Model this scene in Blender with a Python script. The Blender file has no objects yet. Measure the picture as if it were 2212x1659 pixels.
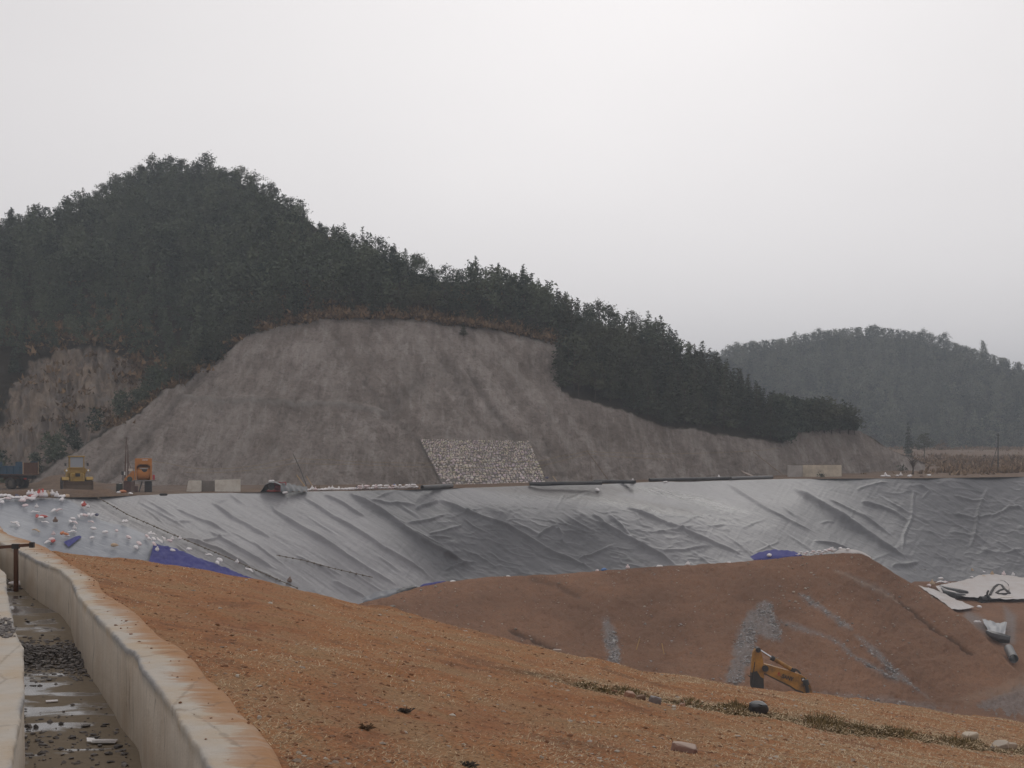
import bpy, bmesh, math, random
import numpy as np
from mathutils import Vector, Matrix, Euler

random.seed(7)
RNG = np.random.default_rng(11)
SC = bpy.context.scene
COL = SC.collection
W2, HOR, FOC = 1106.0, 960.0, 3039.0        # survey frame: half width, horizon row, focal length of the survey photo


# ------------------------------------------------------------------ helpers
def ray(px, py):
    return (np.asarray(px, float) - W2) / FOC, -(np.asarray(py, float) - HOR) / FOC


def P(px, py, Y):
    u, v = ray(px, py)
    return np.stack([u * Y, np.broadcast_to(np.asarray(Y, float), np.broadcast(u, v, Y).shape), v * Y], -1)


def lut(pts):
    a = np.array(pts, float)
    return lambda x: np.interp(x, a[:, 0], a[:, 1])


def sm(a, b, x):
    t = np.clip((np.asarray(x, float) - a) / (b - a), 0, 1)
    return t * t * (3 - 2 * t)


_PERM = np.random.default_rng(5).permutation(512)
_VAL = np.random.default_rng(6).random(512)


def vnoise(x, y, seed=0):
    x = np.asarray(x, float); y = np.asarray(y, float)
    xi = np.floor(x).astype(int); yi = np.floor(y).astype(int)
    fx = x - xi; fy = y - yi
    fx = fx * fx * (3 - 2 * fx); fy = fy * fy * (3 - 2 * fy)

    def h(i, j):
        return _VAL[_PERM[(_PERM[(i + seed * 37) & 511] + j) & 511]]
    a = h(xi, yi); b = h(xi + 1, yi); c = h(xi, yi + 1); d = h(xi + 1, yi + 1)
    return (a + (b - a) * fx) * (1 - fy) + (c + (d - c) * fx) * fy


def fbm(x, y, octv=4, seed=0, gain=0.5):
    s = 0; a = 1; t = 0
    for o in range(octv):
        s = s + a * (vnoise(np.asarray(x) * 2 ** o, np.asarray(y) * 2 ** o, seed + o) - .5); t += a; a *= gain
    return s / t * 2


def tps(pts):
    """thin plate spline through (px, py, value)"""
    a = np.array(pts, float)
    xy = a[:, :2] / 500.0; n = len(a)
    r2 = ((xy[:, None] - xy[None]) ** 2).sum(-1)
    K = np.where(r2 > 0, r2 * np.log(np.maximum(r2, 1e-12)), 0) + np.eye(n) * 1e-3
    Pm = np.hstack([np.ones((n, 1)), xy])
    A = np.zeros((n + 3, n + 3)); A[:n, :n] = K; A[:n, n:] = Pm; A[n:, :n] = Pm.T
    w = np.linalg.solve(A, np.concatenate([a[:, 2], np.zeros(3)]))

    def f(px, py):
        px = np.asarray(px, float); py = np.asarray(py, float)
        sh = np.broadcast(px, py).shape
        q = np.stack([np.broadcast_to(px, sh).ravel(), np.broadcast_to(py, sh).ravel()], -1) / 500.0
        out = w[n] + q @ w[n + 1:]
        for i in range(n):
            r = ((q - xy[i]) ** 2).sum(-1)
            out = out + w[i] * np.where(r > 0, r * np.log(np.maximum(r, 1e-12)), 0)
        return out.reshape(sh)
    return f


def pl_dist(px, py, line):
    """distance to a polyline, in survey pixels"""
    best = np.full(np.shape(px), 1e9)
    L = np.array(line, float)
    for (x0, y0), (x1, y1) in zip(L[:-1], L[1:]):
        dx, dy = x1 - x0, y1 - y0
        t = np.clip(((px - x0) * dx + (py - y0) * dy) / (dx * dx + dy * dy + 1e-9), 0, 1)
        best = np.minimum(best, np.hypot(px - x0 - t * dx, py - y0 - t * dy))
    return best


def in_poly(px, py, poly):
    px = np.asarray(px, float); py = np.asarray(py, float)
    ins = np.zeros(np.broadcast(px, py).shape, bool)
    n = len(poly)
    for i in range(n):
        x0, y0 = poly[i]; x1, y1 = poly[(i + 1) % n]
        if y0 == y1: continue
        c = ((y0 > py) != (y1 > py)) & (px < (x1 - x0) * (py - y0) / (y1 - y0) + x0)
        ins ^= c
    return ins


def poly_mask(px, py, poly, soft=6):
    d = pl_dist(px, py, list(poly) + [poly[0]])
    s = np.where(in_poly(px, py, poly), d, -d)
    return sm(-soft, soft, s)


def link(o, parent=None):
    COL.objects.link(o)
    if parent is not None:
        o.parent = parent
    return o


def tag(o, label=None, cat=None, group=None, kind=None):
    if label: o['label'] = label
    if cat: o['category'] = cat
    if group: o['group'] = group
    if kind: o['kind'] = kind
    return o


def empty(name, loc, rz=0.0, label=None, cat=None, group=None):
    o = bpy.data.objects.new(name, None)
    o.empty_display_size = .3
    o.location = tuple(float(c) for c in loc); o.rotation_euler = (0, 0, rz)
    COL.objects.link(o)
    return tag(o, label, cat, group)


def np_mesh(name, verts, faces, mats=(), smooth=True, attrs=None, mat_idx=None):
    verts = np.ascontiguousarray(verts, np.float32).reshape(-1, 3)
    faces = np.ascontiguousarray(faces, np.int32)
    k = faces.shape[1]; nf = len(faces)
    me = bpy.data.meshes.new(name)
    me.vertices.add(len(verts)); me.vertices.foreach_set('co', verts.ravel())
    me.loops.add(nf * k); me.loops.foreach_set('vertex_index', faces.ravel())
    me.polygons.add(nf); me.polygons.foreach_set('loop_start', np.arange(0, nf * k, k, dtype=np.int32))
    for m in mats: me.materials.append(m)
    if mat_idx is not None:
        me.polygons.foreach_set('material_index', np.ascontiguousarray(mat_idx, np.int32))
    me.polygons.foreach_set('use_smooth', np.full(nf, smooth))
    me.update(calc_edges=True)
    if attrs:
        for an, av in attrs.items():
            av = np.asarray(av, np.float32)
            if av.ndim == 2:
                at = me.attributes.new(an, 'FLOAT_COLOR', 'POINT')
                at.data.foreach_set('color', np.hstack([av, np.ones((len(av), 1), np.float32)]).ravel())
            else:
                at = me.attributes.new(an, 'FLOAT', 'POINT'); at.data.foreach_set('value', av.ravel())
    me.validate()
    return me


def np_obj(name, verts, faces, mats=(), parent=None, **kw):
    return link(bpy.data.objects.new(name, np_mesh(name, verts, faces, mats, **kw)), parent)


def grid_faces(ny, nx, keep=None):
    i = np.arange(ny * nx).reshape(ny, nx)
    f = np.stack([i[:-1, :-1], i[1:, :-1], i[1:, 1:], i[:-1, 1:]], -1).reshape(-1, 4)
    if keep is not None:
        k = keep.ravel(); f = f[k[f].all(1)]
    return f


def grid_normals(V):
    du = np.gradient(V, axis=1); dv = np.gradient(V, axis=0)
    n = np.cross(du, dv); n /= np.linalg.norm(n, axis=-1, keepdims=True) + 1e-12
    return np.where(n[..., 2:3] < 0, -n, n)


class MB:
    """collects boxes, prisms, tubes and lathes, then links them as ONE mesh object"""
    def __init__(self):
        self.bm = bmesh.new()

    def box(self, c, s, rot=None, bev=0.0):
        r = bmesh.ops.create_cube(self.bm, size=1.0)
        M = Matrix.Translation(c) @ (Euler(rot).to_matrix().to_4x4() if rot else Matrix()) @ Matrix.Diagonal((*s, 1))
        bmesh.ops.transform(self.bm, matrix=M, verts=r['verts'])
        if bev:
            ed = {e for v in r['verts'] for e in v.link_edges}
            bmesh.ops.bevel(self.bm, geom=list(ed), offset=bev, segments=1, affect='EDGES')
        return self

    def cyl(self, p0, p1, r0, r1=None, seg=14, cap=True):
        p0 = Vector(p0); p1 = Vector(p1); d = p1 - p0
        r = bmesh.ops.create_cone(self.bm, cap_ends=cap, segments=seg, radius1=r0, radius2=r0 if r1 is None else r1, depth=d.length)
        M = Matrix.Translation((p0 + p1) / 2) @ d.to_track_quat('Z', 'Y').to_matrix().to_4x4()
        bmesh.ops.transform(self.bm, matrix=M, verts=r['verts'])
        return self

    def tube(self, p0, p1, ro, ri, seg=20):
        """a hollow pipe with an open bore"""
        p0 = Vector(p0); p1 = Vector(p1); d = (p1 - p0)
        q = d.to_track_quat('Z', 'Y').to_matrix()
        rings = []
        for (pp, rr) in ((p0, ri), (p0, ro), (p1, ro), (p1, ri)):
            rings.append([self.bm.verts.new(pp + q @ Vector((rr * math.cos(a), rr * math.sin(a), 0)))
                          for a in (2 * math.pi * i / seg for i in range(seg))])
        for k in range(4):
            A, B = rings[k], rings[(k + 1) % 4]
            for i in range(seg):
                self.bm.faces.new((A[i], A[(i + 1) % seg], B[(i + 1) % seg], B[i]))
        return self

    def path(self, pts, r, seg=8):
        pts = [Vector(p) for p in pts]
        rings = []
        for i, p in enumerate(pts):
            d = (pts[min(i + 1, len(pts) - 1)] - pts[max(i - 1, 0)]).normalized()
            q = d.to_track_quat('Z', 'Y').to_matrix()
            rr = r[i] if isinstance(r, (list, tuple)) else r
            rings.append([self.bm.verts.new(p + q @ Vector((rr * math.cos(a), rr * math.sin(a), 0)))
                          for a in (2 * math.pi * k / seg for k in range(seg))])
        for A, B in zip(rings[:-1], rings[1:]):
            for i in range(seg):
                self.bm.faces.new((A[i], A[(i + 1) % seg], B[(i + 1) % seg], B[i]))
        self.bm.faces.new(rings[0][::-1]); self.bm.faces.new(rings[-1])
        return self

    def prism(self, poly, d0, d1, axis='y'):
        """a polygon (a, z) extruded along y (axis='y'), or (a, b) along z"""
        def v(p, d):
            return self.bm.verts.new((p[0], d, p[1]) if axis == 'y' else ((d, p[0], p[1]) if axis == 'x' else (p[0], p[1], d)))
        A = [v(p, d0) for p in poly]; B = [v(p, d1) for p in poly]; n = len(poly)
        self.bm.faces.new(A); self.bm.faces.new(B[::-1])
        for i in range(n):
            self.bm.faces.new((A[(i + 1) % n], A[i], B[i], B[(i + 1) % n]))
        return self

    def lathe(self, prof, c, axis='z', seg=20):
        """profile of (r, h) swept round an axis through c"""
        rings = []
        for r, h in prof:
            ring = []
            for i in range(seg):
                a = 2 * math.pi * i / seg
                x, y = r * math.cos(a), r * math.sin(a)
                p = {'z': (x, y, h), 'y': (x, h, y), 'x': (h, x, y)}[axis]
                ring.append(self.bm.verts.new(Vector(c) + Vector(p)))
            rings.append(ring)
        for A, B in zip(rings[:-1], rings[1:]):
            for i in range(seg):
                self.bm.faces.new((A[i], A[(i + 1) % seg], B[(i + 1) % seg], B[i]))
        return self

    def mesh(self, name, mat, smooth=False):
        bmesh.ops.recalc_face_normals(self.bm, faces=self.bm.faces)
        me = bpy.data.meshes.new(name); self.bm.to_mesh(me); self.bm.free()
        me.materials.append(mat)
        if smooth:
            me.polygons.foreach_set('use_smooth', np.full(len(me.polygons), True))
            try: me.set_sharp_from_angle(angle=math.radians(40))
            except Exception: pass
        return me

    def build(self, name, mat, parent=None, smooth=False):
        return link(bpy.data.objects.new(name, self.mesh(name, mat, smooth)), parent)


# ------------------------------------------------------------------ materials
class M:
    def __init__(self, name):
        self.m = bpy.data.materials.new(name); self.m.use_nodes = True
        self.t = self.m.node_tree; self.N = self.t.nodes; self.L = self.t.links
        self.b = self.N['Principled BSDF']

    def n(self, typ, ins=None, **props):
        x = self.N.new(typ)
        for k, v in props.items(): setattr(x, k, v)
        for k, v in (ins or {}).items():
            self.put(x.inputs[k], v)
        return x

    def put(self, sock, v):
        if isinstance(v, bpy.types.NodeSocket): self.L.new(v, sock)
        elif isinstance(v, (tuple, list)) and len(v) == 3 and sock.type == 'RGBA': sock.default_value = (*v, 1)
        else: sock.default_value = v

    def pos(self): return self.n('ShaderNodeNewGeometry').outputs['Position']
    def obj(self): return self.n('ShaderNodeTexCoord').outputs['Object']
    def rnd(self): return self.n('ShaderNodeObjectInfo').outputs['Random']
    def isl(self): return self.n('ShaderNodeNewGeometry').outputs['Random Per Island']

    def map(self, v, scale=(1, 1, 1), rot=(0, 0, 0)):
        return self.n('ShaderNodeMapping', {'Vector': v, 'Scale': scale, 'Rotation': rot}).outputs[0]

    def noise(self, v, scale, detail=6, rough=.6, dist=0.0):
        return self.n('ShaderNodeTexNoise', {'Vector': v, 'Scale': scale, 'Detail': detail, 'Roughness': rough, 'Distortion': dist}).outputs['Fac']

    def voro(self, v, scale, out='Distance', feature='F1'):
        return self.n('ShaderNodeTexVoronoi', {'Vector': v, 'Scale': scale}, feature=feature).outputs[out]

    def ramp(self, f, stops):
        x = self.n('ShaderNodeValToRGB', {'Fac': f}); e = x.color_ramp.elements
        e.remove(e[1]); e[0].position = 0.0
        full = lambda c: (*c, 1) if isinstance(c, (tuple, list)) else (c, c, c, 1)
        for p, c in stops[1:]: e.new(p).color = full(c)
        e[0].position = stops[0][0]; e[0].color = full(stops[0][1])
        return x.outputs['Color']

    def mix(self, f, a, b, blend='MIX'):
        x = self.n('ShaderNodeMix', data_type='RGBA', blend_type=blend)
        self.put(x.inputs[0], f); self.put(x.inputs[6], a); self.put(x.inputs[7], b)
        return x.outputs[2]

    def ma(self, op, a, b=0.0, clamp=False):
        x = self.n('ShaderNodeMath', operation=op, use_clamp=clamp)
        self.put(x.inputs[0], a); self.put(x.inputs[1], b)
        return x.outputs[0]

    def attr(self, name, out='Fac'): return self.n('ShaderNodeAttribute', attribute_name=name).outputs[out]

    def bump(self, h, strength=.5, distance=.05, normal=None):
        x = self.n('ShaderNodeBump', {'Height': h, 'Strength': strength, 'Distance': distance})
        if normal is not None: self.put(x.inputs['Normal'], normal)
        return x.outputs[0]

    def set(self, **kw):
        for k, v in kw.items():
            self.put(self.b.inputs[{'col': 'Base Color', 'rough': 'Roughness', 'metal': 'Metallic', 'spec': 'Specular IOR Level',
                                    'normal': 'Normal', 'ior': 'IOR', 'coat': 'Coat Weight', 'coat_rough': 'Coat Roughness', 'sheen': 'Sheen Weight',
                                    'trans': 'Transmission Weight'}[k]], v)
        return self.m


def simple(name, col, rough=.6, metal=0.0, dirt=(.10, .07, .045), amount=.35, scale=3.0, bump=.15, spec=.5):
    """painted or bare stuff with uneven dirt on it"""
    a = M(name); v = a.obj()
    n1 = a.noise(v, scale, 8, .65); n2 = a.noise(v, scale * 7, 4, .6)
    f = a.ma('MULTIPLY', a.ramp(n1, [(.42, 0.0), (.68, 1.0)]), amount)
    base = a.mix(a.ma('MULTIPLY', n2, .35), col, tuple(c * .6 for c in col))
    return a.set(col=a.mix(f, base, dirt), rough=a.ma('ADD', a.ma('MULTIPLY', n1, .25), rough - .12), metal=metal, spec=spec,
                 normal=a.bump(n2, bump, .02))

# ------------------------------------------------------------------ world, camera, light
w = bpy.data.worlds.new("World"); SC.world = w; w.use_nodes = True
wt = w.node_tree; bg = wt.nodes['Background']
SUN_EL, SUN_ROT = math.radians(30), math.radians(6)
sky = wt.nodes.new('ShaderNodeTexSky'); sky.sky_type = 'NISHITA'; sky.sun_disc = False
sky.sun_elevation = SUN_EL; sky.sun_rotation = SUN_ROT; sky.dust_density = 6.0; sky.air_density = 1.0
hs = wt.nodes.new('ShaderNodeHueSaturation'); hs.inputs['Saturation'].default_value = .12
wt.links.new(sky.outputs[0], hs.inputs['Color'])
tc = wt.nodes.new('ShaderNodeTexCoord')
mp = wt.nodes.new('ShaderNodeMapping'); mp.inputs['Scale'].default_value = (1.0, 1.0, 2.2)
wt.links.new(tc.outputs['Generated'], mp.inputs[0])
nz = wt.nodes.new('ShaderNodeTexNoise'); nz.inputs['Scale'].default_value = 1.7; nz.inputs['Detail'].default_value = 4
wt.links.new(mp.outputs[0], nz.inputs['Vector'])
cr = wt.nodes.new('ShaderNodeValToRGB')
cr.color_ramp.elements[0].position = .3; cr.color_ramp.elements[0].color = (6.15, 5.93, 6.03, 1)
cr.color_ramp.elements[1].position = .72; cr.color_ramp.elements[1].color = (7.0, 6.76, 6.8, 1)
wt.links.new(nz.outputs['Fac'], cr.inputs[0])
mx = wt.nodes.new('ShaderNodeMix'); mx.data_type = 'RGBA'; mx.inputs[0].default_value = .95
wt.links.new(hs.outputs[0], mx.inputs[6]); wt.links.new(cr.outputs[0], mx.inputs[7])
# the cloud is brightest where the sun stands behind it
dp = wt.nodes.new('ShaderNodeVectorMath'); dp.operation = 'DOT_PRODUCT'
wt.links.new(tc.outputs['Generated'], dp.inputs[0]); dp.inputs[1].default_value = (math.sin(SUN_ROT) * math.cos(SUN_EL), math.cos(SUN_ROT) * math.cos(SUN_EL), math.sin(SUN_EL))
mr = wt.nodes.new('ShaderNodeMapRange'); mr.interpolation_type = 'SMOOTHSTEP'; wt.links.new(dp.outputs['Value'], mr.inputs['Value'])
for k_, v_ in (('From Min', .55), ('From Max', 1.0), ('To Min', .96), ('To Max', 1.08)): mr.inputs[k_].default_value = v_
hzn = wt.nodes.new('ShaderNodeSeparateXYZ'); wt.links.new(tc.outputs['Generated'], hzn.inputs[0])
hr = wt.nodes.new('ShaderNodeMapRange'); hr.interpolation_type = 'SMOOTHSTEP'; wt.links.new(hzn.outputs['Z'], hr.inputs['Value'])
for k_, v_ in (('From Min', .0), ('From Max', .36), ('To Min', 1.16), ('To Max', 1.0)): hr.inputs[k_].default_value = v_
mm = wt.nodes.new('ShaderNodeMath'); mm.operation = 'MULTIPLY'; wt.links.new(mr.outputs[0], mm.inputs[0]); wt.links.new(hr.outputs[0], mm.inputs[1])
ml = wt.nodes.new('ShaderNodeVectorMath'); ml.operation = 'SCALE'; wt.links.new(mx.outputs[2], ml.inputs[0]); wt.links.new(mm.outputs[0], ml.inputs['Scale'])
wt.links.new(ml.outputs[0], bg.inputs['Color']); bg.inputs['Strength'].default_value = .107

sd = bpy.data.lights.new('sun', 'SUN'); sd.energy = .42; sd.angle = math.radians(40); sd.color = (1, .96, .9)
so = bpy.data.objects.new('sun', sd); COL.objects.link(so)
# the lamp shines from the azimuth that the sky texture is told of
_az = SUN_ROT
so.rotation_euler = Vector((-math.sin(_az) * math.cos(SUN_EL), -math.cos(_az) * math.cos(SUN_EL), -math.sin(SUN_EL))).to_track_quat('-Z', 'Y').to_euler()

cam = bpy.data.cameras.new('camera'); co = bpy.data.objects.new('camera', cam); COL.objects.link(co)
co.location = (0, 0, 0); co.rotation_euler = (math.pi / 2, 0, 0)
cam.sensor_width = 36; cam.lens = 36 * FOC / (2 * W2); cam.shift_y = (HOR - 829.5) / 2212
cam.clip_start = .1; cam.clip_end = 6000
SC.camera = co
SC.view_settings.view_transform = 'Standard'; SC.view_settings.look = 'None'
SC.view_settings.exposure = 0; SC.view_settings.gamma = 1; SC.view_settings.use_curve_mapping = False
SC.render.engine = 'CYCLES'
SC.cycles.max_bounces = 5; SC.cycles.volume_bounces = 0; SC.cycles.diffuse_bounces = 3; SC.cycles.glossy_bounces = 2
SC.cycles.use_denoising = True; SC.cycles.denoiser = 'OPENIMAGEDENOISE'; SC.cycles.denoising_input_passes = 'RGB_ALBEDO_NORMAL'

# ------------------------------------------------------------------ terrain materials
def m_embankment():
    a = M('dry_slope_soil'); p = a.pos()
    big = a.noise(p, .35, 5, .6); mid = a.noise(p, 2.2, 7, .65); fin = a.noise(p, 28, 6, .75); spk = a.noise(p, 75, 3, .6)
    red = a.mix(mid, (0.218, 0.086, 0.035), (0.371, 0.159, 0.070))
    straw = a.mix(fin, (0.243, 0.100, 0.035), (0.522, 0.238, 0.092))
    c = a.mix(a.ma('MULTIPLY', a.attr('straw'), a.ramp(mid, [(.30, .45), (.7, 1.0)])), red, straw)
    c = a.mix(a.ma('MULTIPLY', a.ramp(big, [(.42, 0.), (.62, 1.)]), .25), c, (.32, .15, .078))
    dul = a.noise(a.map(p, (1, 1, 1)), .9, 6, .7, .5)
    c = a.mix(a.ma('MULTIPLY', a.ramp(dul, [(.46, 0.), (.62, 1.)]), .65), c, (.31, .205, .108))
    c = a.mix(a.ma('MULTIPLY', a.ramp(dul, [(.36, 1.), (.47, 0.)]), .60), c, (.15, .078, .043))
    c = a.mix(a.ramp(fin, [(.30, .85), (.52, 0.)]), c, (.080, .044, .024))
    c = a.mix(a.ma('MULTIPLY', a.ramp(spk, [(.66, 0.), (.74, 1.)]), .5), c, (.42, .32, .20))
    c = a.mix(a.attr('ditch'), c, (.085, .058, .026))
    return a.set(col=c, rough=.95, spec=.15, normal=a.bump(fin, .55, .03, a.bump(mid, .5, .12)))


def m_mound():
    a = M('red_earth'); p = a.pos()
    big = a.noise(a.map(p, (1, 1, .5)), .12, 6, .6); mid = a.noise(p, .9, 7, .7); fin = a.noise(p, 7, 6, .75); spk = a.noise(p, 14, 2, .5)
    c = a.mix(a.ramp(big, [(.35, 0.), (.65, 1.)]), (.180, .092, .053), (.305, .160, .092))
    c = a.mix(a.ma('MULTIPLY', a.ramp(mid, [(.35, 0.), (.7, 1.)]), .55), c, (.225, .135, .085))
    c = a.mix(a.ramp(fin, [(.28, .7), (.5, 0.)]), c, (.075, .042, .028))
    g = a.ma('MULTIPLY', a.attr('gravel'), a.ramp(fin, [(.36, .35), (.55, 1.)]))
    gc = a.mix(a.voro(p, 3.2, 'Color'), (.20, .18, .17), (.34, .32, .31))
    c = a.mix(g, c, a.mix(.6, gc, (.235, .215, .205)))
    c = a.mix(a.ma('MULTIPLY', a.attr('pale'), .55), c, (.33, .235, .17))
    c = a.mix(a.ma('MULTIPLY', a.attr('rill'), .7), c, (.070, .043, .030))
    c = a.mix(a.ma('MULTIPLY', a.ramp(spk, [(.70, 0.), (.74, 1.)]), .6), c, (.42, .38, .33))
    return a.set(col=c, rough=.95, spec=.15, normal=a.bump(fin, .8, .12, a.bump(mid, .6, .35)))


def m_liner(name, base, pale, wetmask=True):
    a = M(name); p = a.pos()
    q = a.map(p, (1, 1, 1), (0, 0, math.radians(25)))
    st = a.noise(a.map(q, (.16, 1.1, .4)), 1.0, 6, .62, .4)      # streaks running down the slope
    cross = a.noise(a.map(q, (1.2, .35, .8)), 1.0, 6, .65, .8)   # cross wrinkles
    fine = a.noise(p, 3.0, 5, .6)
    c = a.mix(a.ramp(st, [(.3, 0.), (.7, 1.)]), base, pale)
    if wetmask:
        c = a.mix(a.ma('MULTIPLY', a.attr('dust_sheen'), a.ramp(st, [(.2, .55), (.75, 1.)])), c, (.245, .237, .245))
    c = a.mix(a.ma('MULTIPLY', a.ramp(fine, [(.5, 0.), (.75, 1.)]), .3), c, tuple(x * 1.35 for x in pale))
    rough = a.ma('ADD', a.ma('MULTIPLY', st, .20), .30)
    if wetmask:
        c = a.mix(a.ma('MULTIPLY', a.attr('mud'), .85), c, (.085, .072, .066))
        rip = a.ramp(a.noise(a.map(q, (.5, 2.2, 1.0)), 2.2, 3, .55, 1.2), [(.47, 0.), (.53, 1.)])
        wet = a.ma('MULTIPLY', a.attr('wet'), rip)
        c = a.mix(wet, c, (.014, .013, .013))
        rough = a.ma('SUBTRACT', rough, a.ma('MULTIPLY', a.attr('wet'), .12))
    b = a.bump(cross, .30, .16, a.bump(st, .35, .22))
    return a.set(col=c, rough=rough, spec=.55, normal=b)


def m_hill():
    a = M('hillside_soil'); p = a.pos()
    q = a.map(p, (1.0, .35, .35), (0, 0, .2))
    big = a.noise(a.map(p, (1, 1, 1.3)), .07, 5, .65); mid = a.noise(a.map(p, (1, .6, .6)), .40, 8, .70, .8); fin = a.noise(p, 2.4, 6, .75)
    stri = a.noise(a.map(p, (.9, .12, .16), (0, .5, 0)), 1.6, 7, .68)
    c = a.mix(a.ramp(big, [(.36, 0.), (.62, 1.)]), (.232, .190, .162), (.385, .330, .298))
    c = a.mix(a.ma('MULTIPLY', a.ramp(mid, [(.40, 1.), (.60, 0.)]), .50), c, (.170, .140, .120))
    c = a.mix(a.ma('MULTIPLY', a.ramp(stri, [(.50, 0.), (.66, 1.)]), .45), c, (.46, .42, .39))
    c = a.mix(a.ma('MULTIPLY', a.ramp(stri, [(.36, 1.), (.46, 0.)]), .45), c, (.17, .145, .125))
    c = a.mix(a.ma('MULTIPLY', a.ramp(fin, [(.35, 1.), (.52, 0.)]), .45), c, (.075, .062, .050))
    c = a.mix(a.ma('MULTIPLY', a.ramp(a.attr('streak'), [(.30, 1.), (.44, 0.)]), .30), c, (.150, .120, .098))
    c = a.mix(a.ma('MULTIPLY', a.ramp(a.attr('streak'), [(.58, 0.), (.74, 1.)]), .22), c, (.42, .38, .345))
    c = a.mix(a.ma('MULTIPLY', a.attr('rill'), .55), c, (.105, .088, .074))
    c = a.mix(a.ma('MULTIPLY', a.attr('pale'), .6), c, (.32, .295, .27))
    rk = a.noise(a.map(p, (1.0, .5, .10), (0, .25, 0)), .75, 7, .7, 1.0)
    rock = a.mix(a.ramp(rk, [(.28, 0.), (.62, 1.)]), (.105, .084, .070), (.37, .288, .222))
    rock = a.mix(a.ma('MULTIPLY', a.ramp(mid, [(.46, 0.), (.64, 1.)]), .55), rock, (.27, .25, .24))
    c = a.mix(a.attr('rock'), c, rock)
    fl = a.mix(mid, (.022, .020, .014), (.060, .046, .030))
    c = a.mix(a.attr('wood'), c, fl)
    return a.set(col=c, rough=.95, spec=.1, normal=a.bump(fin, .7, .5, a.bump(mid, .6, 1.4)))


def m_ground():
    a = M('bare_ground'); p = a.pos()
    big = a.noise(p, .08, 5, .6); mid = a.noise(p, .5, 7, .68); fin = a.noise(p, 4, 5, .7)
    c = a.mix(a.ramp(big, [(.4, 0.), (.6, 1.)]), (.185, .118, .076), (.225, .165, .12))
    c = a.mix(a.ma('MULTIPLY', a.ramp(mid, [(.4, 1.), (.6, 0.)]), .6), c, (.125, .082, .058))
    c = a.mix(a.ma('MULTIPLY', a.attr('grey'), .7), c, (.19, .165, .15))
    c = a.mix(a.ma('MULTIPLY', a.ramp(fin, [(.3, 1.), (.5, 0.)]), .5), c, (.09, .06, .04))
    return a.set(col=c, rough=.95, spec=.15, normal=a.bump(fin, .7, .25))


def m_concrete(name, kind):
    a = M(name); p = a.pos()
    n1 = a.noise(p, 1.3, 7, .65); n2 = a.noise(p, 9, 6, .7); n3 = a.noise(p, 60, 3, .6)
    if kind == 'cap':
        c = a.mix(n2, (.385, .345, .295), (.51, .465, .405))
        c = a.mix(a.ma('MULTIPLY', a.ramp(n1, [(.44, 0.), (.62, 1.)]), .6), c, (.43, .315, .195))
        # soil washed over the cap, fraying out from its earth side
        fr = a.mix(.42, a.noise(a.map(p, (1.1, 4.0, 1), (0, 0, -.38)), 1.5, 7, .66, .6), a.noise(p, .75, 4, .6))
        e = a.ma('ADD', a.attr('edge'), a.ma('MULTIPLY', a.ma('SUBTRACT', fr, .5), 3.0))
        c = a.mix(a.ramp(e, [(.44, 0.), (.62, .5), (.95, .92)]), c, a.mix(n2, (.27, .125, .045), (.40, .205, .085)))
        c = a.mix(a.ma('MULTIPLY', a.attr('bead'), a.ramp(a.noise(p, .55, 3, .6), [(.42, .15), (.56, 1.)])), c, a.mix(n3, (.16, .155, .15), (.40, .385, .37)))
        fa = a.noise(a.map(p, (1, 1, .09)), 2.3, 8, .72); jn = a.noise(a.map(p, (1.2, 1.2, .02)), 3.1, 2, .5)
        f = a.mix(n1, (.46, .405, .34), (.63, .56, .475))
        f = a.mix(a.ma('MULTIPLY', a.ramp(fa, [(.50, 0.), (.78, 1.)]), .5), f, (.25, .21, .165))
        f = a.mix(a.ma('MULTIPLY', a.ramp(n1, [(.48, 0.), (.68, 1.)]), .45), f, (.36, .26, .175))
        f = a.mix(a.ma('MULTIPLY', a.ramp(jn, [(.494, 0.), (.5, 1.), (.506, 0.)]), .55), f, (.085, .078, .07))
        f = a.mix(a.attr('foot'), f, (.17, .115, .06))
        ck = a.voro(a.map(p, (1, .55, 1)), .55, 'Distance', 'DISTANCE_TO_EDGE')
        c = a.mix(a.ma('MULTIPLY', a.ramp(a.ma('ADD', ck, a.ma('MULTIPLY', a.ma('SUBTRACT', n2, .5), .05)), [(.002, 1.), (.007, 0.)]), .30), c, (.12, .095, .07))
        c = a.mix(a.attr('face'), c, f)
    else:
        c = a.mix(n2, (.58, .54, .48), (.74, .70, .62))
        c = a.mix(a.ma('MULTIPLY', a.ramp(n1, [(.5, 0.), (.7, 1.)]), .5), c, (.40, .33, .26))
    c = a.mix(a.ma('MULTIPLY', a.ramp(n3, [(.27, 1.), (.36, 0.)]), .5), c, (.10, .085, .07))
    return a.set(col=c, rough=.88, spec=.3, normal=a.bump(n3, .5, .006, a.bump(n2, .5, .02)))


def m_channel():
    a = M('channel_bed'); p = a.pos()
    n1 = a.noise(a.map(p, (.8, 1.5, 1), (0, 0, .38)), 1.25, 6, .55, .4); n2 = a.noise(p, 12, 6, .7)
    n1 = a.ma('ADD', n1, a.attr('wetter'))
    wet = a.ramp(n1, [(.49, 0.), (.55, 1.)])
    silt = a.mix(n2, (.145, .110, .070), (.245, .195, .135))
    c = a.mix(wet, silt, a.mix(n2, (.10, .088, .078), (.15, .135, .125)))
    r = a.mix(wet, (.85, .85, .85), (.17, .17, .17))
    nb = a.bump(n2, a.ma('MULTIPLY', a.ma('SUBTRACT', 1.0, wet), .6), .02)
    return a.set(col=c, rough=r, spec=a.ma('ADD', .35, a.ma('MULTIPLY', wet, .5)), normal=nb)


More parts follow.
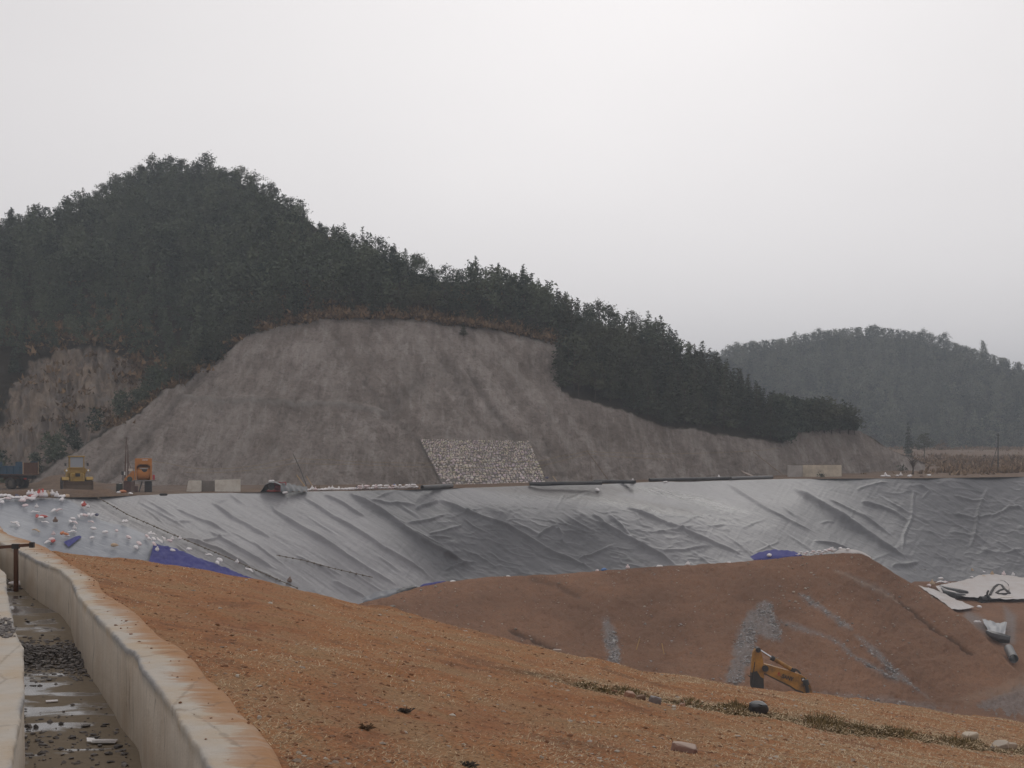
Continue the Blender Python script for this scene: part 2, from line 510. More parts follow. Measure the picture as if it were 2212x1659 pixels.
MAT = dict(embank=m_embankment(), mound=m_mound(), liner=m_liner('dusty_black_liner', (.060, .060, .064), (.115, .113, .120)),
           sheet=m_liner('pale_grey_sheet', (.165, .178, .205), (.215, .228, .258), False), hill=m_hill(), ground=m_ground(),
           cap=m_concrete('weathered_concrete', 'cap'), conc=m_concrete('pale_concrete', 'block'), channel=m_channel())

# ------------------------------------------------------------------ rim of the pit
rim_y = lut([(-700, 1084), (0, 1076), (200, 1074), (400, 1066), (600, 1063), (760, 1060), (900, 1057), (1040, 1053), (1143, 1049),
             (1300, 1046), (1400, 1041.5), (1600, 1037), (1700, 1034.5), (1800, 1034), (2000, 1033), (2212, 1030), (2900, 1028)])
rim_z = lut([(-700, -4.75), (0, -4.6), (400, -4.5), (1000, -4.4), (1500, -4.2), (2212, -4.0), (2900, -3.9)])


def rim_Y(px): return rim_z(px) * FOC / (HOR - rim_y(px))


# liner depth: survey control points (column, row, distance)
LCTL = [(x, float(rim_y(x)), float(rim_Y(x))) for x in (-300, -100, 100, 300, 500, 700, 850, 1000, 1150, 1300, 1450, 1600, 1750, 1900, 2050, 2212, 2450)]
LCTL += [(-250, 1130, 110), (-100, 1160, 107), (0, 1150, 110), (60, 1210, 107), (150, 1130, 115), (300, 1185, 112), (300, 1110, 120), (330, 1260, 109), (450, 1130, 121.5),
         (542, 1250, 114), (500, 1180, 118), (560, 1330, 109), (650, 1170, 122), (750, 1295, 116.5), (760, 1200, 122.5), (858, 1265, 121), (850, 1160, 128), (800, 1370, 112), (700, 1100, 129.5), (850, 1100, 133.5),
         (955, 1250, 127), (920, 1130, 132.5), (1000, 1238, 129), (1010, 1140, 134.5), (1100, 1245, 130.5), (1090, 1098, 138.5), (1100, 1150, 135.5), (1000, 1320, 122), (1200, 1300, 127),
         (1250, 1105, 140), (1250, 1160, 137), (1300, 1235, 132.5), (1400, 1095, 146), (1400, 1160, 138.5), (1450, 1230, 133), (1500, 1120, 145.5), (1550, 1175, 140), (1600, 1080, 156), (1250, 1075, 145.5),
         (1700, 1180, 144), (1700, 1110, 153), (1850, 1200, 146.5), (1800, 1120, 156), (1900, 1080, 164), (1600, 1300, 127), (1800, 1290, 131), (1940, 1180, 152),
         (1984, 1265, 143.5), (2000, 1340, 134), (2060, 1140, 161), (2050, 1240, 150.5), (2100, 1090, 166.5), (2140, 1240, 152), (2212, 1140, 162.5), (2212, 1240, 153), (2212, 1330, 145), (2450, 1140, 161), (2450, 1250, 152), (2450, 1330, 145)]
liner_D = tps(LCTL)
FOLDS = [  # (polyline of survey pixels, half width in pixels, height in metres)
    ([(581, 1084), (594, 1104), (635, 1131), (699, 1167), (751, 1202), (807, 1236), (858, 1265)], 4.2, .30),
    ([(655, 1074), (719, 1116), (763, 1140), (802, 1165), (834, 1187), (873, 1209), (910, 1231), (934, 1251)], 3.6, .26),
    ([(701, 1069), (738, 1086), (773, 1109), (787, 1113)], 3.4, .22),
    ([(755, 1067), (787, 1084), (829, 1109), (868, 1138), (905, 1163), (954, 1192), (996, 1214), (1027, 1229)], 5.0, .46),
    ([(947, 1079), (996, 1101), (1045, 1118), (1084, 1131), (1141, 1163), (1190, 1192), (1239, 1212), (1280, 1229)], 4.6, .36),
    ([(1280, 1109), (1305, 1133), (1359, 1163), (1403, 1187), (1440, 1209), (1464, 1224)], 4.4, .40),
    ([(1312, 1111), (1337, 1133), (1364, 1163)], 3.8, .28),
    ([(1354, 1096), (1408, 1118), (1457, 1138), (1506, 1160), (1550, 1177), (1604, 1199)], 4.2, .36),
    ([(1570, 1045), (1611, 1072), (1650, 1096), (1700, 1122), (1760, 1150)], 3.8, .24),
    ([(1714, 1055), (1743, 1074), (1780, 1096), (1829, 1128), (1878, 1158), (1927, 1190), (1957, 1205)], 5.4, .62),
    ([(1861, 1084), (1903, 1096), (1935, 1109), (1962, 1128)], 4.0, .36),
    ([(1974, 1060), (1974, 1090), (1966, 1126), (1952, 1160), (1949, 1190)], 4.0, .26),
    ([(2131, 1055), (2113, 1100), (2108, 1150), (2098, 1182)], 5.0, .30),
    ([(402, 1162), (470, 1185), (542, 1224)], 3.2, .18), ([(458, 1087), (502, 1118), (542, 1138), (584, 1162)], 3.6, .24),
    ([(453, 1148), (493, 1172), (545, 1202), (600, 1232)], 3.4, .22), ([(380, 1100), (430, 1122), (480, 1142)], 2.8, .14),
    ([(300, 1085), (350, 1112), (400, 1140)], 2.8, .12), ([(720, 1255), (760, 1275), (790, 1290)], 3.2, .2), ([(640, 1200), (690, 1222), (740, 1244)], 2.8, .14),
    ([(800, 1080), (838, 1086), (870, 1088), (900, 1092)], 3.2, .2), ([(898, 1102), (930, 1088), (948, 1082)], 4.0, .28),
    ([(880, 1130), (930, 1124), (965, 1112)], 3.2, .18), ([(925, 1155), (960, 1148), (1000, 1132)], 3.2, .18),
    ([(1030, 1216), (990, 1222), (960, 1234)], 3.2, .22), ([(1160, 1162), (1180, 1146), (1205, 1132)], 4.0, .26),
    ([(1204, 1140), (1215, 1155), (1216, 1172)], 4.0, .22), ([(1250, 1208), (1290, 1196), (1330, 1176)], 3.6, .22), ([(1420, 1148), (1470, 1146), (1500, 1136)], 3.2, .2),
    ([(1430, 1190), (1480, 1188), (1530, 1180)], 3.2, .2), ([(1757, 1168), (1800, 1176), (1850, 1196)], 3.6, .3), ([(1790, 1078), (1830, 1098), (1870, 1118), (1930, 1160)], 3.0, .18),
    ([(1760, 1075), (1800, 1104), (1840, 1140)], 2.8, .14), ([(2060, 1070), (2100, 1082), (2140, 1084)], 3.6, .2), ([(2060, 1110), (2105, 1120), (2150, 1112)], 3.6, .22),
    ([(2050, 1150), (2100, 1158), (2130, 1168)], 3.6, .2), ([(2140, 1120), (2180, 1098), (2212, 1096)], 4, .24), ([(2120, 1190), (2170, 1196), (2212, 1186)], 4, .22),
    ([(1925, 1222), (1960, 1222), (1985, 1215)], 4.0, .35), ([(1995, 1078), (2010, 1062), (1984, 1045)], 3.2, .2), ([(1850, 1058), (1880, 1048), (1920, 1040)], 3.0, .14),
]


def liner_base(px, py, lift=0.0):
    D = liner_D(px, py) - lift
    return P(px, py, D)


lin_bot = lut([(-400, 1190), (0, 1235), (150, 1250), (330, 1270), (460, 1300), (600, 1330), (760, 1350), (860, 1335), (1000, 1300), (1200, 1285), (1500, 1265), (1850, 1240),
               (1900, 1262), (1990, 1312), (2050, 1318), (2100, 1275), (2212, 1262), (2600, 1262)])
nx, ny = 1500, 190
pxs = np.linspace(-330, 2480, nx); tt = np.linspace(0, 1, ny)
PX = np.broadcast_to(pxs, (ny, nx)); PY = rim_y(pxs) + tt[:, None] * (lin_bot(pxs) - rim_y(pxs))
V = liner_base(PX, PY); NL = grid_normals(V)
disp = np.zeros((ny, nx))
amp = .65 + .7 * vnoise(PX / 40, PY / 40, 9)
for k, (ln, wd, h) in enumerate(FOLDS):
    a = np.array(ln); sel = (PX > a[:, 0].min() - 30) & (PX < a[:, 0].max() + 30)
    wob = 3.0 * fbm(PX[sel] / 26, PY[sel] / 26, 2, k)
    d = pl_dist(PX[sel] + wob, PY[sel] + wob * .6, ln)
    ax, bx = a[0], a[-1]; L2 = ((bx - ax) ** 2).sum()
    lx = np.clip(((PX[sel] - ax[0]) * (bx[0] - ax[0]) + (PY[sel] - ax[1]) * (bx[1] - ax[1])) / L2, 0, 1)
    tap = np.clip(np.minimum(lx / .12, (1 - lx) / .18), 0, 1) ** .7
    wv = wd * .85 * (.60 + .45 * tap) * (.7 + .6 * vnoise(PX[sel] / 18, PY[sel] / 18, k + 60))
    disp[sel] += h * .80 * amp[sel] * tap * (np.exp(-(d / (.82 * wv)) ** 2) + .10 * np.exp(-(d / (wv * 2.2)) ** 2))
# slack wrinkles: long ones down the slope, short ones across
s1 = PX * .53 + PY * -.85; s2 = PX * .85 + PY * .53
disp += .030 * fbm(s1 / 18, s2 / 160, 4, 21) + .028 * fbm(s1 / 5, s2 / 60, 3, 25) + .030 * fbm(s2 / 6, s1 / 34, 3, 27)
for _ in range(70):
    x0, y0 = RNG.uniform(240, 2200), RNG.uniform(1060, 1230); L_ = RNG.uniform(25, 110); sl = RNG.uniform(.5, .8) if RNG.random() < .7 else RNG.uniform(-.5, .1)
    ln = [(x0, y0), (x0 + L_ * .5, y0 + L_ * .5 * sl + RNG.normal() * 2), (x0 + L_, y0 + L_ * sl)]
    sel = (PX > x0 - 15) & (PX < x0 + L_ + 15)
    q = np.clip((PX[sel] - x0) / L_, 0, 1)
    disp[sel] += RNG.uniform(.06, .15) * np.sin(q * np.pi) * np.exp(-(pl_dist(PX[sel], PY[sel], ln) / RNG.uniform(1.6, 2.6)) ** 2)
ridge = lambda f: 1 - np.abs(f) * 2.2
steep = np.clip(sm(900, 980, PX) * sm(1720, 1500, PX) * sm(1080, 1110, PY) + sm(1880, 1960, PX) * 1.0, 0, 1)
rg = np.clip(ridge(fbm(PX / 70 + PY / 60, PY / 16 - PX / 60, 3, 33)), 0, 1)
disp += steep * .07 * rg ** 3 + steep * .06 * fbm(PX / 40, PY / 14, 3, 37)
disp *= sm(0, .03, tt)[:, None] * .9 + .1
V = V + NL * disp[..., None]
mud = np.maximum(poly_mask(PX, PY, [(1000, 1052), (1143, 1050), (1320, 1048), (1400, 1060), (1330, 1068), (1430, 1090), (1520, 1112), (1420, 1108), (1330, 1086), (1200, 1076), (1080, 1064)], 6) * .9,
                 poly_mask(PX, PY, [(150, 1075), (255, 1076), (420, 1150), (620, 1255), (540, 1248), (382, 1185), (277, 1138)], 8) * .45)
wet = np.maximum.reduce([poly_mask(PX, PY, [(1090, 1072), (1250, 1064), (1340, 1075), (1430, 1095), (1560, 1118), (1700, 1140), (1560, 1130), (1400, 1108), (1260, 1085), (1110, 1078)], 9) * .8,
                         poly_mask(PX, PY, [(1330, 1050), (1440, 1052), (1530, 1075), (1640, 1110), (1560, 1108), (1450, 1078), (1370, 1062)], 8)])
dust_sheen = np.clip(.92 * sm(900, 780, PX + .9 * (1150 - PY)) + .44 * sm(1290, 1400, PX - .6 * (PY - 1100)) * sm(1760, 1560, PX - 1.0 * (PY - 1110)) + .6 * sm(1100, 1080, PY) * sm(880, 960, PX) * sm(1800, 1700, PX) + .15 * fbm(PX / 60, PY / 30, 3, 31), 0, 1)  # dust, with sky sheen painted in: paler bright band, darker hump and right
foot = []
for dy, dz in ((-5, -3.5), (-13, -8)):
    q = V[-1].copy(); q[:, 1] += dy; q[:, 2] += dz; foot.append(q)
V = np.concatenate([V, np.array(foot)]); mud, wet, dust_sheen = [np.vstack([x, x[-1:], x[-1:]]) for x in (mud, wet, dust_sheen)]; ny += 2
liner = np_obj('pit_liner', V, grid_faces(ny, nx), [MAT['liner']], attrs={'mud': mud.ravel(), 'wet': wet.ravel(), 'dust_sheen': dust_sheen.ravel()})
tag(liner, 'wrinkled dark grey plastic liner covering the pit slope from the rim to the mound', 'liner')

# ------------------------------------------------------------------ red earth mound inside the pit
crest_y = lut([(700, 1330), (780, 1304), (830, 1291), (900, 1269), (950, 1260), (1000, 1252.5), (1060, 1246), (1120, 1243), (1200, 1241), (1300, 1232), (1420, 1225), (1580, 1215), (1640, 1208.5),
               (1760, 1199), (1830, 1194.5), (1862, 1196), (1877, 1204), (1932, 1238), (1984, 1267), (2030, 1299), (2061, 1320), (2085, 1334), (2125, 1372), (2165, 1416), (2200, 1452), (2240, 1486), (2400, 1560)])
mound_D = tps([(700, 1330, 111), (780, 1304, 112), (900, 1269, 113), (1000, 1252, 113), (1300, 1232, 114), (1600, 1212, 115), (1850, 1194, 117), (1984, 1267, 117.5), (2085, 1334, 113), (2165, 1416, 108), (2240, 1486, 104),
               (900, 1340, 103), (1000, 1400, 97), (1150, 1330, 104), (1200, 1440, 93), (1300, 1340, 103.5), (1400, 1480, 91), (1450, 1330, 104), (1500, 1420, 96), (1600, 1510, 88), (1600, 1330, 104), (1750, 1300, 107.5),
               (1800, 1420, 98), (1800, 1540, 89), (1900, 1350, 106), (1950, 1470, 98.5), (2020, 1420, 104), (2024, 1515, 97.5), (2100, 1480, 102), (2080, 1560, 94), (2212, 1545, 97), (2400, 1560, 99), (2212, 1640, 90), (1700, 1620, 83), (1300, 1560, 85), (2400, 1680, 88)])
nx, ny = 900, 190
pxs = np.linspace(700, 2420, nx); tt = np.linspace(0, 1, ny) ** 1.0
bot = lut([(700, 1400), (1000, 1440), (1300, 1520), (1700, 1600), (2100, 1630), (2420, 1690)])
PX = np.broadcast_to(pxs, (ny, nx)); CY = crest_y(pxs) + 1.4 * fbm(pxs / 14, pxs * 0, 3, 2) + 1.6 * fbm(pxs / 60, pxs * 0, 2, 4)
PY = CY + tt[:, None] * (bot(pxs) - CY)
V = P(PX, PY, mound_D(PX, PY)); N_ = grid_normals(V)
fade = sm(0, .04, tt)[:, None]
gr_polys = [[(1303, 1336), (1313, 1336), (1330, 1367), (1341, 1430), (1318, 1440), (1305, 1380)],
            [(1651, 1298), (1667, 1304), (1673, 1336), (1690, 1362), (1684, 1384), (1660, 1385), (1637, 1368), (1625, 1412), (1606, 1474), (1568, 1474), (1592, 1386), (1601, 1348), (1622, 1324)],
            [(1668, 1334), (1706, 1347), (1748, 1362), (1810, 1385), (1822, 1394), (1846, 1415), (1905, 1448), (1950, 1466), (1943, 1474), (1888, 1448), (1828, 1408), (1795, 1381), (1733, 1366)],
            [(1724, 1280), (1748, 1289), (1794, 1323), (1838, 1350), (1836, 1363), (1810, 1348), (1778, 1322), (1748, 1304)],
            [(1850, 1374), (1888, 1398), (1918, 1430), (1972, 1478), (2008, 1510), (1990, 1494), (1943, 1468), (1896, 1424)],
            [(1805, 1232), (1840, 1246), (1912, 1278), (1945, 1302), (1900, 1282), (1850, 1258)], [(1755, 1497), (1900, 1505), (2050, 1530), (2000, 1545), (1800, 1515)], [(2045, 1545), (2130, 1512), (2212, 1478), (2330, 1450), (2330, 1590), (2212, 1560)]]
gw = 5 * fbm(PX / 9, PY / 9, 3, 51)
grav = np.zeros_like(PX)
for i, pg in enumerate(gr_polys):
    grav = np.maximum(grav, poly_mask(PX + gw * 2.0, PY + gw * 1.3, pg, 8) * (.55 if i in (5, 6) else (.75 if i == 7 else .95)))
pale = np.maximum(np.exp(-(pl_dist(PX, PY, [(1805, 1235), (1880, 1268), (1945, 1302)]) / 2.4) ** 2), poly_mask(PX, PY, [(2055, 1513), (2130, 1490), (2212, 1455), (2300, 1420), (2300, 1470), (2212, 1490), (2120, 1512)], 8) * .7)
rill = np.maximum.reduce([np.exp(-(pl_dist(PX + gw, PY, [(1944, 1299), (2000, 1345), (2060, 1385), (2100, 1412)]) / 3) ** 2), np.exp(-(pl_dist(PX + gw, PY, [(1105, 1360), (1150, 1382), (1200, 1405)]) / 5) ** 2),
                          np.exp(-(pl_dist(PX + gw, PY, [(1150, 1250), (1200, 1262), (1250, 1290)]) / 6) ** 2) * .6])
disp = .22 * fbm(PX / 30, PY / 22, 4, 61) + .10 * fbm(PX / 8, PY / 6, 3, 66) - .25 * rill + .12 * grav * fbm(PX / 4, PY / 3, 2, 63)
V = V + N_ * (disp * fade)[..., None]
# back of the crest, falling away behind
back = []
for k, (dy, dz) in enumerate([(14, -8.5), (9, -5.2), (5, -2.6), (2.2, -.9), (.9, -.25)]):
    q = V[0].copy(); q[:, 1] += dy; q[:, 2] += dz; back.append(q)
V2 = np.concatenate([np.array(back), V]); pad = np.zeros((5, nx))
mound = np_obj('earth_mound', V2, grid_faces(ny + 5, nx), [MAT['mound']],
               attrs={'gravel': np.vstack([pad, grav]).ravel(), 'pale': np.vstack([pad, pale]).ravel(), 'rill': np.vstack([pad, rill]).ravel()})
tag(mound, kind='structure')

# deep floor of the pit between the embankment and the liner
gx, gy = np.meshgrid(np.linspace(-75, 95, 80), np.linspace(38, 128, 60))
tag(np_obj('pit_floor', np.stack([gx, gy, -19.3 + .3 * fbm(gx / 6, gy / 6, 3, 75) - .8], -1), grid_faces(60, 80), [MAT['mound']], attrs={k: np.zeros(4800) for k in ('gravel', 'pale', 'rill')}), kind='structure')

# floor of the pit to the right of the mound
pf_D = tps([(1900, 1262, 143), (2000, 1280, 138), (2100, 1258, 148), (2212, 1262, 148), (2500, 1262, 148), (2000, 1330, 125), (2100, 1330, 127), (2212, 1330, 128), (2100, 1400, 114), (2212, 1400, 116), (2212, 1470, 106), (2100, 1480, 103), (2212, 1560, 95), (2500, 1400, 116), (2500, 1560, 96), (1900, 1400, 112), (1900, 1560, 94)])
nx, ny = 380, 150
pxs = np.linspace(1900, 2500, nx); PX = np.broadcast_to(pxs, (ny, nx))
PY = np.broadcast_to(np.linspace(1256, 1640, ny)[:, None], (ny, nx))
V = P(PX, PY, pf_D(PX, PY) + .6 * fbm(PX / 40, PY / 25, 4, 71))
gm = np.maximum.reduce([poly_mask(PX, PY, [(2090, 1318), (2130, 1340), (2135, 1372), (2105, 1352), (2080, 1335)], 8), poly_mask(PX, PY, [(2170, 1310), (2195, 1330), (2192, 1390), (2165, 1395), (2172, 1350)], 8), poly_mask(PX, PY, [(2160, 1500), (2230, 1478), (2400, 1440), (2400, 1560), (2212, 1545)], 12)]) * .8
pm = poly_mask(PX, PY, [(2055, 1520), (2130, 1490), (2212, 1455), (2300, 1420), (2300, 1460), (2212, 1490), (2120, 1515)], 10) * .9
pit = np_obj('pit_floor', V, grid_faces(ny, nx), [MAT['mound']], attrs={'gravel': gm.ravel(), 'pale': pm.ravel(), 'rill': np.zeros(nx * ny)})
tag(pit, kind='structure')

# ------------------------------------------------------------------ grassy embankment in front
def edge_XY(pts):
    a = np.array([(x * .3064, y * .3064 + 1152) for x, y in pts]); Y = 1.6 * FOC / (a[:, 1] - HOR); X = (a[:, 0] - W2) / FOC * Y
    o = np.argsort(Y); return X[o], Y[o]


def edge_fn(pts, far):
    X, Y = edge_XY(pts)
    s0 = (X[3] - X[0]) / (Y[3] - Y[0])
    x4 = X[0] - s0 * (Y[0] - 4.0)
    X = np.concatenate([[x4 + .40 * 16, x4], X, [X[-1] + far * 40]]); Y = np.concatenate([[-12.0, 4.0], Y, [Y[-1] + 40]])
    return lambda y: np.interp(y, Y, X)


XI = edge_fn([(0, 60), (60, 90), (150, 130), (280, 200), (420, 250), (500, 320), (540, 420), (600, 500), (690, 590), (790, 690), (870, 790), (960, 850), (1000, 950), (1060, 1030), (1140, 1110), (1220, 1220), (1280, 1320), (1340, 1420), (1430, 1560), (1480, 1655)], -.42)
XO = edge_fn([(60, 5), (200, 45), (330, 95), (480, 200), (600, 270), (690, 330), (720, 400), (850, 480), (960, 550), (1040, 640), (1130, 720), (1260, 790), (1350, 860), (1420, 950), (1470, 1020), (1600, 1120), (1690, 1250), (1800, 1350), (1900, 1460), (1960, 1560), (2000, 1655)], -.42)
XLs = edge_fn([(0, 250), (40, 280), (45, 400), (80, 560), (97, 680), (163, 800), (165, 1000), (172, 1100), (145, 1230), (115, 1400), (72, 1655)], -.42)


ED, EN = np.array([-.3736, .9276]), np.array([.9276, .3736])


def emb_d(X, Y): return (X + 1.13) * EN[0] + (Y - 6.96) * EN[1]


DITCH = [(1060, 1440), (1140, 1452), (1210, 1466), (1290, 1480), (1400, 1497), (1500, 1512), (1600, 1528), (1700, 1545), (1800, 1562), (1900, 1577), (2000, 1592), (2100, 1606), (2212, 1620), (2500, 1655)]


def emb_z0(X, Y):
    d = emb_d(X, Y)
    z = -1.625 - .225 * np.maximum(d, 0) - .05 * sm(.06, -.06, d)
    return z + sm(.1, 1.5, d) * (.10 * fbm(X / 2.2, Y / 2.2, 3, 81) + .03 * fbm(X / .45, Y / .45, 3, 84))


def on_emb(px, py, lo=4.0, hi=70.0):
    """where the ray of a survey pixel meets the embankment"""
    u, v = ray(px, py); u, v = np.broadcast_arrays(u, v)
    Y = np.full(u.shape, lo); alive = np.ones(u.shape, bool)
    lo_ = np.full(u.shape, lo); hi_ = np.full(u.shape, hi)
    for _ in range(34):
        mid = (lo_ + hi_) / 2
        f = v * mid - (-1.625 - .225 * np.maximum(emb_d(u * mid, mid), 0))
        hi_ = np.where(f < 0, mid, hi_); lo_ = np.where(f < 0, lo_, mid)
    Y = (lo_ + hi_) / 2
    X = u * Y
    return np.stack([X, Y, emb_z0(X, Y)], -1)


sil_y = lut([(-400, 1120), (0, 1158), (60, 1170), (104, 1183), (138, 1194), (306, 1210), (411, 1225), (551, 1253), (646, 1278), (756, 1303), (848, 1318), (956, 1348), (1032, 1364), (1185, 1407),
             (1207, 1412), (1345, 1438), (1483, 1456), (1605, 1478), (1755, 1499), (1994, 1533), (2212, 1562), (2700, 1625)])
nx, ny = 1000, 330
pxs = np.linspace(-260, 2560, nx); PX = np.broadcast_to(pxs, (ny, nx))
SY = sil_y(pxs) + 1.0 * fbm(pxs / 18, pxs * 0, 3, 3)
tt = np.linspace(0, 1, ny) ** 1.25
PY = SY + tt[:, None] * (2050 - SY)
V = on_emb(PX, PY)
dd = pl_dist(PX, PY, DITCH); dwob = 3 * fbm(PX / 20, PY / 20, 3, 90)
ditch = np.exp(-((dd + dwob) / 7.5) ** 2) * sm(1040, 1190, PX)
V[..., 2] -= .16 * ditch * sm(1150, 1300, PX)
straw = np.clip(.50 + .9 * fbm(PX / 150, PY / 60, 4, 95) + .45 * sm(60, 10, np.abs(PY - SY - 30)) + .5 * sm(900, 1700, PX) - .25 * sm(620, 1100, PX) * sm(1500, 1100, PX) * sm(1650, 1400, PY), 0, 1)
keep = V[..., 0] > XO(V[..., 1]) - .12
sk = []
for dy in (45, 30, 18, 9, 4, 1.5, .5):
    q = V[0].copy(); L = np.hypot(q[:, 0], q[:, 1]); q[:, 0] *= 1 + dy / L; q[:, 1] *= 1 + dy / L
    q[:, 2] -= .42 * dy + .3 * min(dy, 1.0); sk.append(np.maximum(q, [-1e9, -1e9, -19]))
V2 = np.concatenate([np.array(sk), V]); z7 = np.zeros((7, nx))
keep2 = np.vstack([np.broadcast_to(keep[0], (7, nx)), keep])
emb = np_obj('grass_embankment', V2, grid_faces(ny + 7, nx, keep2), [MAT['embank']],
             attrs={'straw': np.vstack([z7 + .6, straw]).ravel(), 'ditch': np.vstack([z7, ditch]).ravel()})
tag(emb, kind='structure')

# the same slope carried on beyond the right edge and the foot of the picture
gx, gy = np.meshgrid(np.linspace(-1.5, 60, 200), np.linspace(-14, 48, 200))
gd = emb_d(gx, gy); gz = -1.66 - .225 * np.maximum(gd, 0) - .40 * np.maximum(gd - 34, 0) - .05
gpx_ = np.where(gy > .5, gx / np.maximum(gy, .5) * FOC + W2, 9e3 * np.sign(gx - .2)); gpy_ = np.where(gy > .5, HOR - gz / np.maximum(gy, .5) * FOC, 9e3)
kp = ((gpx_ > 2480) | (gpy_ > 1960)) & (gd > -.25)
tag(np_obj('grass_embankment', np.stack([gx, gy, np.maximum(gz, -19)], -1), grid_faces(200, 200, kp), [MAT['embank']], attrs={'straw': np.full(40000, .6), 'ditch': np.zeros(40000)}), kind='structure')

# ------------------------------------------------------------------ concrete drainage channel
def floor_z(Y): return -2.31 + .016 * (np.asarray(Y) - 10)


n = 700
ys = np.concatenate([np.linspace(-11, 4.1, 80), np.linspace(4.2, 26, 560), np.linspace(26.2, 55, 140)])
xi, xo, xl = XI(ys), XO(ys), XLs(ys)
k = np.ones(9) / 9
smooth = lambda x: np.concatenate([x[:4], np.convolve(x, k, 'valid'), x[-4:]])
xi, xo, xl = smooth(xi), smooth(xo), smooth(xl)


def wall(name, inner, outer, sgn):
    """cross-sections: foot of the inner face, the face, its rounded lip, the cap, the earth side"""
    rows, edge, face, bead, foot = [], [], [], [], []
    fz = floor_z(ys) - .08
    for t in np.linspace(0, .86, 8):
        rows.append((inner + sgn * .012 * fbm(ys * 2, t * 6 + ys * 0, 2, 7), fz + t * (-1.6 - fz))); edge.append(0); face.append(1); bead.append(0); foot.append(max(0, .9 - t * 7) if t < .3 else 0)
    lip = .016 * fbm(ys * 7, ys * 0, 5, 12, .65)
    for (dx, dz, b) in ((.0, -.055, .4), (-.005, -.034, 1), (-.004, -.012, 1), (.003, -.002, .9), (.016, .0, .35), (.034, .0, .0)):
        rows.append((inner + sgn * (dx + lip), -1.6 + dz + .5 * lip + .012 * b * (vnoise(ys * 26, ys * 0 + dx * 40, 3) - .5))); edge.append(0); face.append(0); bead.append(b); foot.append(0)
    for t in np.linspace(.24, 1, 12):
        rows.append((inner + (outer - inner) * t, -1.6 + .010 * fbm(ys * 3, t * 3 + ys * 0, 3, 14) - .018 * sm(.85, 1, t))); edge.append(t); face.append(0); bead.append(0); foot.append(0)
    rows.append((outer + sgn * .02, np.full_like(ys, -1.72))); edge.append(1); face.append(0); bead.append(0); foot.append(0)
    rows.append((outer + sgn * .02, np.full_like(ys, -2.6))); edge.append(1); face.append(0); bead.append(0); foot.append(0)
    V = np.stack([np.stack([r[0], ys, r[1]], -1) for r in rows])
    m = len(ys); rep = lambda a: np.repeat(np.array(a, float), m)
    return np_obj(name, V, grid_faces(len(rows), m), [MAT['cap']], attrs={'edge': rep(edge), 'face': rep(face), 'bead': rep(bead), 'foot': rep(foot)})


tag(wall('concrete_wall', xi, xo, 1), 'wavy concrete channel wall with soil stained cap beside the brown grass slope', 'wall', 'walls of the drainage channel')
tag(wall('concrete_wall', xl, xl - .75, -1), 'low concrete channel wall at the left picture edge, its cap broken by gravel', 'wall', 'walls of the drainage channel')
tq = np.linspace(-.06, 1.06, 26)
V = np.stack([np.stack([xl + (xi - xl) * t, ys, floor_z(ys) + .012 * fbm(ys * 1.3, t * 3 + ys * 0, 3, 17)], -1) for t in tq])
wetter = .06 * np.sin(ys * 1.1)[None] + .0 * tq[:, None] - .10 * sm(.55, 1.0, tq)[:, None] + .06 * sm(11.4, 9.6, ys)[None]
tag(np_obj('channel_floor', V, grid_faces(len(tq), len(ys)), [MAT['channel']], attrs={'wetter': wetter.ravel()}), kind='structure')
# earth behind the left wall
V = np.stack([np.stack([xl - .72 - o, ys, np.full_like(ys, -1.63) + .0 * o], -1) for o in (40, 12, 4, 1, 0)])
tag(np_obj('earth_bank', V, grid_faces(5, len(ys)), [MAT['ground']], attrs={'grey': np.zeros(5 * len(ys))}), kind='structure')

# ------------------------------------------------------------------ ground beyond the rim
us = np.concatenate([np.linspace(-1.5, -.45, 20), np.linspace(-.44, .50, 420), np.linspace(.52, 1.6, 20)])
ss = np.concatenate([np.linspace(0, 1, 90) ** 1.4])
gpx = us * FOC + W2
R0 = rim_Y(gpx); Z0 = rim_z(gpx)
G = []; gg = []
for s in ss:
    Y = R0 + 1200 * s ** 2.2 + 30 * s
    t = Y - R0
    z = Z0 + sm(0, 12, t) * (-4.30 - Z0) * sm(1500, 1200, gpx) + .05 * sm(0, 2, t) * fbm(us * Y / 2.5, Y / 2.5, 3, 41)
    z = z + sm(1500, 1900, gpx) * (sm(25, 230, t) * 2.6 + .25 * sm(8, 20, t) * fbm(us * Y / 9, Y / 9, 3, 47))
    z = z + .55 * np.sin(np.clip(t / 3.4, 0, 1) * np.pi) * sm(262, 235, gpx) * (.75 + .5 * vnoise(us * Y / 1.5, Y / 1.5, 43))
    hx = (us * Y + 44.5) / 3.4; hy = (Y - 140) / 3.0
    z = z + 1.25 * np.exp(-hx ** 2 - hy ** 2) * (.8 + .4 * vnoise(us * Y, Y, 44)) + .5 * np.exp(-((us * Y + 38) / 2.5) ** 2 - ((Y - 138) / 3) ** 2)
    G.append(np.stack([us * Y, Y, z], -1)); gg.append(sm(3, 9, t) * sm(900, 300, gpx) * .6 * (vnoise(us * Y / 5, Y / 3, 48) > .35))
G = np.array(G)
grd = np_obj('rim_ground', G, grid_faces(*G.shape[:2]), [MAT['ground']], attrs={'grey': np.array(gg).ravel()})
tag(grd, kind='structure')
V = np.array([[(x, y, -25.) for x in np.linspace(-1500, 1500, 4)] for y in np.linspace(1500, -1500, 4)])
tag(np_obj('ground', V, grid_faces(4, 4), [MAT['ground']], attrs={'grey': np.zeros(16)}), kind='structure')


